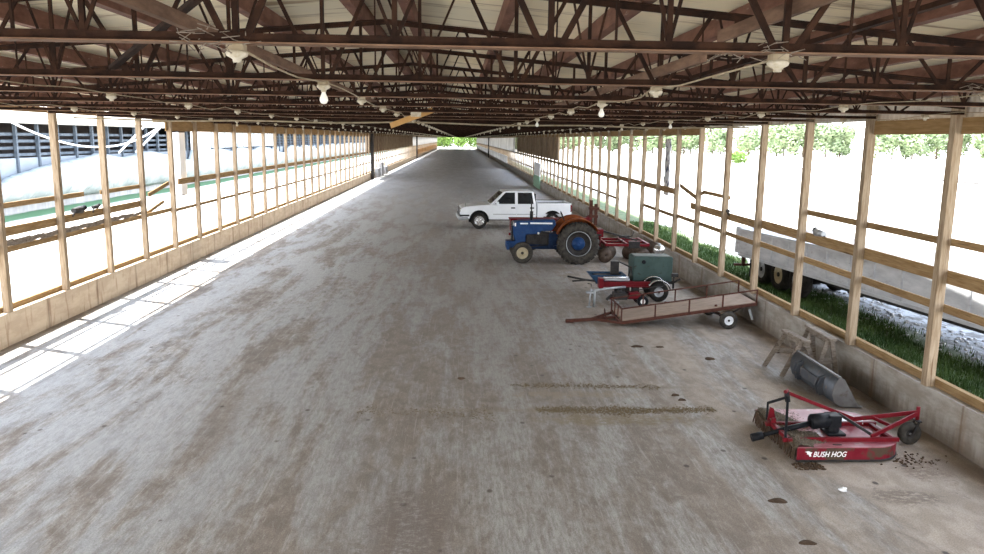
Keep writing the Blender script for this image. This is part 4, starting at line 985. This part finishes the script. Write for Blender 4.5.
# ------------------------------------------------------------ loader bucket
bk = thing('loader_bucket', 'blue-grey steel loader bucket lying on the floor before the sawhorses', 'bucket', (6.45, 13.1, 0))
ya, yb = 12.28, 13.95
prof = [(6.70, .02), (6.40, .03), (6.28, .10), (6.23, .24), (6.25, .40), (6.33, .53)]
vs = []; fs = []
for (x, z) in prof: vs += [(x, ya, z), (x, yb, z)]
for i in range(len(prof) - 1): fs.append((2 * i, 2 * i + 2, 2 * i + 3, 2 * i + 1))
o = MB().add(vs, fs, True).build('shell', STEELB, bk); sd = o.modifiers.new('t', 'SOLIDIFY'); sd.thickness = .018; sd.offset = 0
sidep = prof + [(6.42, .50)]
for y in (ya, yb): MB().prism(sidep, 'y', y - .012, y + .012).build('side_plate', STEELG, bk)
MB().beam((6.34, ya - .01, .53), (6.34, yb + .01, .53), .05, .035).build('top_lip', STEELG, bk, .005)
MB().beam((6.71, ya, .02), (6.71, yb, .02), .09, .025).build('cutting_edge', STEELG, bk)
for y in (12.62, 12.70, 13.50, 13.58):
    MB().prism([(6.24, .12), (6.27, .46), (6.16, .42), (6.12, .28), (6.17, .12)], 'y', y - .008, y + .008).build('hitch_ear', STEELB, bk)
MB().beam((6.20, 12.75, .30), (6.20, 13.45, .30), .03, .16).build('back_rib', STEELB, bk, .005)

# ------------------------------------------------------------ rotary mower
mw = thing('rotary_mower', 'red tractor-mounted rotary mower lying on the floor at lower right', 'mower', (5.4, 10.8, 0))
def outline(ins=0.):
    pts = [(4.68 + ins, 10.05 + ins), (5.80, 10.05 + ins)]
    for k in range(1, 9):
        a = radians(-90 + k * 70 / 8); pts.append((5.80 + (.48 - ins) * cos(a), 10.53 + (.48 - ins) * sin(a)))
    for k in range(0, 9):
        a = radians(20 + k * 70 / 8); pts.append((5.80 + (.48 - ins) * cos(a), 11.12 + (.48 - ins) * sin(a)))
    pts.append((4.68 + ins, 11.60 - ins)); return pts
out = outline(); inn = outline(.012); n = len(out)
zt = .225
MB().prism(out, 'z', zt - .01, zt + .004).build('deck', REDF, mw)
vs = [(x, y, .03) for x, y in out] + [(x, y, zt - .008) for x, y in out] + [(x, y, .03) for x, y in inn] + [(x, y, zt - .008) for x, y in inn]
fs = []
for i in range(n - 1):
    j = i + 1; fs += [(i, j, n + j, n + i), (2 * n + i, 3 * n + i, 3 * n + j, 2 * n + j), (i, 2 * n + i, 2 * n + j, j)]
MB().add(vs, fs).build('side_skirt', MUDRED, mw)
mb = MB().tube([(x, y, .035) for x, y in out[:-1]], .016, 6); mb.build('skid_runner', DARKM, mw)
mb = MB()
rr = random.Random(9)
for k in range(60): y = 10.1 + 1.46 * k / 59; mb.beam((4.67, y, zt - .02), (4.66 + rr.uniform(-.03, .03), y, .03), .02, .012)
mb.build('front_chains', MUD, mw)
mb = MB()
for y in (10.26, 10.88): mb.box(4.56, 6.22, y - .025, y + .025, .23, .29)
mb.box(4.62, 4.68, 10.2, 10.95, .23, .29); mb.box(6.1, 6.16, 10.26, 10.88, .23, .28); mb.build('deck_rail', REDP, mw, .004)
tail = Vector((6.76, 10.74, .47))
mb = MB().beam((5.82, 10.26, .30), tail, .025, .065); mb.beam((5.80, 10.88, .32), tail + Vector((0, 0, .02)), .025, .065)
mb.beam((6.12, 10.85, .38), (6.28, 10.52, .34), .03, .05); mb.build('tail_frame', REDP, mw, .004)
MB().beam((5.70, 11.1, .25), (6.05, 10.92, .27), .16, .02).build('deck_patch', WHITEP, mw)
mb = MB().tube([tail + Vector((0, 0, -.10)), tail + Vector((0, 0, .10))], .028, 10); mb.build('tail_pivot', REDP, mw)
mb = MB().tube([tail + Vector((0, 0, -.08)), (6.76, 10.72, .34)], .022, 8); mb.beam((6.76, 10.68, .36), (6.66, 10.66, .15), .03, .015, (0, 1, 0)); mb.beam((6.76, 10.79, .36), (6.66, 10.81, .15), .03, .015, (0, 1, 0)); mb.beam((6.76, 10.66, .36), (6.76, 10.82, .36), .06, .02); mb.build('tail_fork', DARKM, mw)
wheel(mw, (6.66, 10.735, .165), .165, .10, RUBBERD, DARKM, -1, .42, name='tail_wheel', hubm=GALV)
T = Vector((4.71, 10.60, .80))
mb = MB().beam((4.60, 10.27, .25), T + Vector((.01, -.03, -.02)), .035, .075); mb.beam(T + Vector((0, 0, .04)), T + Vector((.02, -.02, -.10)), .05, .06); mb.build('mast_leg', BLACKP, mw, .003)
mb = MB().beam(T + Vector((0, 0, -.04)), (4.70, 11.20, .47), .03, .035); mb.beam((4.70, 11.20, .48), (4.68, 11.15, .22), .03, .04); mb.build('mast_link', BLACKP, mw, .003)
MB().prism([(4.66, .24), (4.78, .24), (4.74, .43), (4.69, .45)], 'y', 11.06, 11.09).build('hitch_plate', REDP, mw)
MB().prism([(4.62, .24), (4.70, .24), (4.69, .36), (4.63, .36)], 'y', 10.84, 10.86).build('hitch_plate', REDP, mw)
mb = MB().beam(T + Vector((.02, 0, .03)), (5.84, 10.82, .36), .022, .05); mb.tube([T + Vector((-.03, -.02, .05)), T + Vector((.03, .04, .05))], .028, 8); mb.build('top_brace', REDP, mw, .003)
MB().beam((5.52, 10.66, .50), (5.88, 10.36, .29), .02, .04).build('lower_brace', DARKM, mw)
mb = MB().tube([(4.24, 10.58, .16), (4.40, 10.58, .20)], .058, 10); mb.tube([(4.36, 10.58, .19), (4.62, 10.58, .26), (4.64, 10.58, .265), (5.16, 10.58, .40)], [.032, .032, .04, .04], 10); mb.build('drive_shaft', BLACKP, mw)
mb = MB().tube([(5.08, 10.58, .40), (5.10, 10.58, .403), (5.34, 10.58, .43)], [.085, .11, .11], 16, caps=True); mb.build('shaft_shield', BLACKP, mw)
mb = MB().box(5.32, 5.50, 10.48, 10.68, .34, .52); mb.tube([(5.41, 10.58, .22), (5.41, 10.58, .36)], .10, 12); mb.box(5.30, 5.56, 10.44, 10.72, .23, .27); mb.build('gearbox', BLACKP, mw, .012)
MB().beam((5.22, 10.14, .232), (5.34, 10.13, .232), .02, .008).build('label_mark', DARKM, mw)
def text_mesh(body, size, loc, m, parent, name, shear=.3, sx=1.):
    c = bpy.data.curves.new(name, 'FONT'); c.body = body; c.size = size; c.shear = shear; c.extrude = .001; c.offset = size * .012; c.align_x = 'LEFT'
    o = bpy.data.objects.new(name, c); COL.objects.link(o)
    dg = bpy.context.evaluated_depsgraph_get(); dg.update()
    me = bpy.data.meshes.new_from_object(o.evaluated_get(dg)); bpy.data.objects.remove(o)
    me.transform(Matrix.Rotation(radians(90), 4, 'X') @ Matrix.Scale(sx, 4, (1, 0, 0))); me.materials.clear(); me.materials.append(m)
    q = bpy.data.objects.new(name, me); COL.objects.link(q); q.parent = parent; q.location = Vector(loc) - root_loc(parent); return q
text_mesh('BUSH HOG', .108, (4.905, 10.046, .092), WHITEM, mw, 'lettering', .28, .86)
lg = MB().prism([(4.79, .165), (4.845, .175), (4.87, .16), (4.895, .155), (4.875, .13), (4.885, .10), (4.86, .095), (4.845, .125), (4.82, .13), (4.825, .15)], 'y', 10.044, 10.048); lg.build('emblem', WHITEM, mw)
# dead grass and dirt heaped on the deck
rr = random.Random(21); m = MB(); nx, ny = 34, 56; vs = []; fs = []
for i in range(nx + 1):
    for j in range(ny + 1):
        u, v = i / nx, j / ny; x = 4.62 + .66 * u; y = 10.04 + 1.5 * v
        lim = .50 + .42 * abs(sin(v * 2.6 + .5)) * (1 - v * .3) - (.25 if v < .1 else 0) - (.35 if .38 < v < .5 else 0)
        h = .07 * max(0, 1 - (u / max(lim, .1)) ** 2) * (.6 + .4 * sin(v * 9)) + rr.uniform(-.006, .012)
        h = h if u < lim else -.02
        vs.append((x + rr.uniform(-.005, .005), y, zt + .004 + h if 4.68 < x else zt - .05 + h))
for i in range(nx):
    for j in range(ny): a = i * (ny + 1) + j; fs.append((a, a + ny + 1, a + ny + 2, a + 1))
m.add(vs, fs, True)
for k in range(500):
    x, y = 4.66 + rr.random() ** 1.4 * .55, rr.uniform(10.08, 11.5); z = zt + .02 + .05 * rr.random()
    a = rr.uniform(0, pi); m.beam((x, y, z), (x + .04 * cos(a), y + .04 * sin(a), z + rr.uniform(-.01, .012)), .004, .003)
single(m, 'dead_grass', GRAVEL, (4.9, 10.8, zt), 'heap of dry grass clippings and dirt lying on the mower deck', 'clippings', kind='stuff')
m = MB()
for k in range(160):
    x = rr.uniform(4.6, 5.0); y = rr.uniform(9.82, 10.04); r = rr.uniform(.008, .022); m.sphere((x, y, r * .4), r, 5, 3, (1.2, 1.2, .7), .3)
for k in range(90):
    x = rr.gauss(6.35, .22); y = rr.gauss(10.15, .12); r = rr.uniform(.006, .018); m.sphere((x, y, r * .4), r, 5, 3, (1.2, 1.2, .7), .3)
single(m, 'soil_crumbs', MUD, (5.2, 10, 0), 'loose crumbs of soil fallen on the floor around the mower', 'soil', kind='stuff')
# pats and litter on the floor
for (x, y, rx, ry, lab) in ((3.96, 8.91, .12, .075, 'round brown dung pat on the floor below the mower, the larger one'), (3.88, 7.89, .10, .06, 'small brown dung pat near the bottom edge of the photo')):
    m = MB(); vs = [(x, y, .012)]; fs = []
    for k in range(18):
        a = 2 * pi * k / 18; w = 1 + .12 * sin(3 * a + x * 9); vs.append((x + rx * .8 * w * cos(a), y + ry * .8 * w * sin(a), .009)); 
    for k in range(18):
        a = 2 * pi * k / 18; w = 1 + .12 * sin(3 * a + x * 9); vs.append((x + rx * w * cos(a), y + ry * w * sin(a), .0005))
    for k in range(18): fs += [(0, 1 + k, 1 + (k + 1) % 18), (1 + k, 19 + k, 19 + (k + 1) % 18, 1 + (k + 1) % 18)]
    single(m.add(vs, fs, True), 'dung_pat', MUD, (x, y, 0), lab, 'dung')
for (x, y, rx, ry, lab) in ((3.84, 16.2, .13, .08, 'wide dark dung pat lying just below the flat trailer'), (4.32, 16.15, .09, .04, 'thin dung pat to the right of the wide one below the trailer'), (5.12, 15.25, .10, .10, 'dark dung lump on the floor between trailer and sawhorses'), (3.78, 12.95, .07, .05, 'upper of two small dung pats above the straw streak'), (3.83, 12.7, .07, .05, 'lower of two small dung pats above the straw streak'), (.06, 13.9, .07, .05, 'small lone dung pat near the middle of the floor')):
    m = MB(); vs = [(x, y, .03)]; fs = []
    for q_, zz in ((.75, .022), (1., .0005)):
        for k in range(18):
            a = 2 * pi * k / 18; w = 1 + .16 * sin(3 * a + x * 9) + .08 * sin(7 * a + y); vs.append((x + rx * q_ * w * cos(a), y + ry * q_ * w * sin(a), zz))
    for k in range(18): fs += [(0, 1 + k, 1 + (k + 1) % 18), (1 + k, 19 + k, 19 + (k + 1) % 18, 1 + (k + 1) % 18)]
    single(m.add(vs, fs, True), 'dung_pat', MUD, (x, y, 0), lab, 'dung')
rr = random.Random(31); STRAW = mat('trodden_straw', (.14, .108, .068), (.25, .20, .13), 30, .95)
for (x0, x1, y0, wdt, n, lab) in ((1.3, 4.25, 12.15, .10, 2600, 'main streak of trodden straw and dung across the floor left of the mower'), (.9, 3.6, 13.5, .08, 650, 'fainter straw streak across the floor behind the main one'), (-1.6, .6, 12.1, .24, 420, 'sparse straw scatter near the middle of the floor')):
    m = MB()
    for k in range(n):
        u = rr.random(); x = x0 + (x1 - x0) * u; dens = .5 + .5 * sin(x * 4.3 + y0) * sin(x * 1.7)
        if rr.random() > .35 + .65 * dens: continue
        y = y0 + (.25 * (u - .5) ** 2 if n > 2000 else -.1 * u) + rr.gauss(0, wdt) * (.5 + .6 * dens); a = rr.uniform(0, pi); l = rr.uniform(.01, .04); w = rr.uniform(.004, .012)
        m.beam((x, y, .004), (x + l * cos(a), y + l * sin(a), .004 + rr.uniform(0, .01)), w, .006)
    single(m, 'trodden_straw', STRAW, ((x0 + x1) / 2, y0, 0), lab, 'straw', kind='stuff')
m = MB().sphere((4.90, 9.15, .03), .055, 9, 6, (1, .7, .55), .3); single(m, 'crumpled_paper', PAPER, (4.9, 9.15, 0), 'small crumpled white scrap lying on the floor below the mower', 'litter')

# ------------------------------------------------------------ camera
cam = bpy.data.cameras.new('camera'); co = bpy.data.objects.new('camera', cam); COL.objects.link(co)
F, YAW, PIT, ROLL = 784.2154, .0433, .1744, .0141
fw = Vector((sin(YAW) * cos(PIT), cos(YAW) * cos(PIT), -sin(PIT))); rt = Vector((cos(YAW), -sin(YAW), 0)); up = rt.cross(fw)
r2 = rt * cos(ROLL) + up * sin(ROLL); u2 = up * cos(ROLL) - rt * sin(ROLL)
M = Matrix((r2, u2, -fw)).transposed().to_4x4(); M.translation = Vector((0, 0, CAMH)); co.matrix_world = M
cam.sensor_width = 36; cam.lens = F / 984 * 36; cam.clip_end = 2000; cam.clip_start = .05
S.camera = co
# ------------------------------------------------------------ light
sun = bpy.data.lights.new('sun', 'SUN'); sun.energy = 13; sun.angle = .0093; sun.color = (1, .97, .92)
so = bpy.data.objects.new('sun', sun); COL.objects.link(so)
sd_ = Vector((-.38, .17, 1)).normalized(); so.rotation_euler = sd_.to_track_quat('Z', 'Y').to_euler()
w = bpy.data.worlds.new('world'); S.world = w; w.use_nodes = True; N = w.node_tree.nodes; L_ = w.node_tree.links
bg = N['Background']; tc = N.new('ShaderNodeTexCoord'); sp_ = N.new('ShaderNodeSeparateXYZ'); L_.new(tc.outputs['Generated'], sp_.inputs[0])
r = N.new('ShaderNodeValToRGB'); r.color_ramp.elements[0].position = .0; r.color_ramp.elements[0].color = (1, 1, 1, 1); r.color_ramp.elements[1].position = .6; r.color_ramp.elements[1].color = (.68, .80, 1, 1)
L_.new(sp_.outputs['Z'], r.inputs[0]); L_.new(r.outputs[0], bg.inputs['Color']); bg.inputs['Strength'].default_value = 3.0
S.view_settings.view_transform = 'Standard'; S.view_settings.look = 'None'; S.view_settings.gamma = 1; S.view_settings.use_curve_mapping = False
S.view_settings.exposure = 1.0
try:
    S.cycles.max_bounces = 8; S.cycles.diffuse_bounces = 5; S.cycles.glossy_bounces = 3; S.cycles.use_denoising = True
    S.cycles.caustics_reflective = False; S.cycles.caustics_refractive = False; S.cycles.sample_clamp_indirect = 10
except Exception: pass
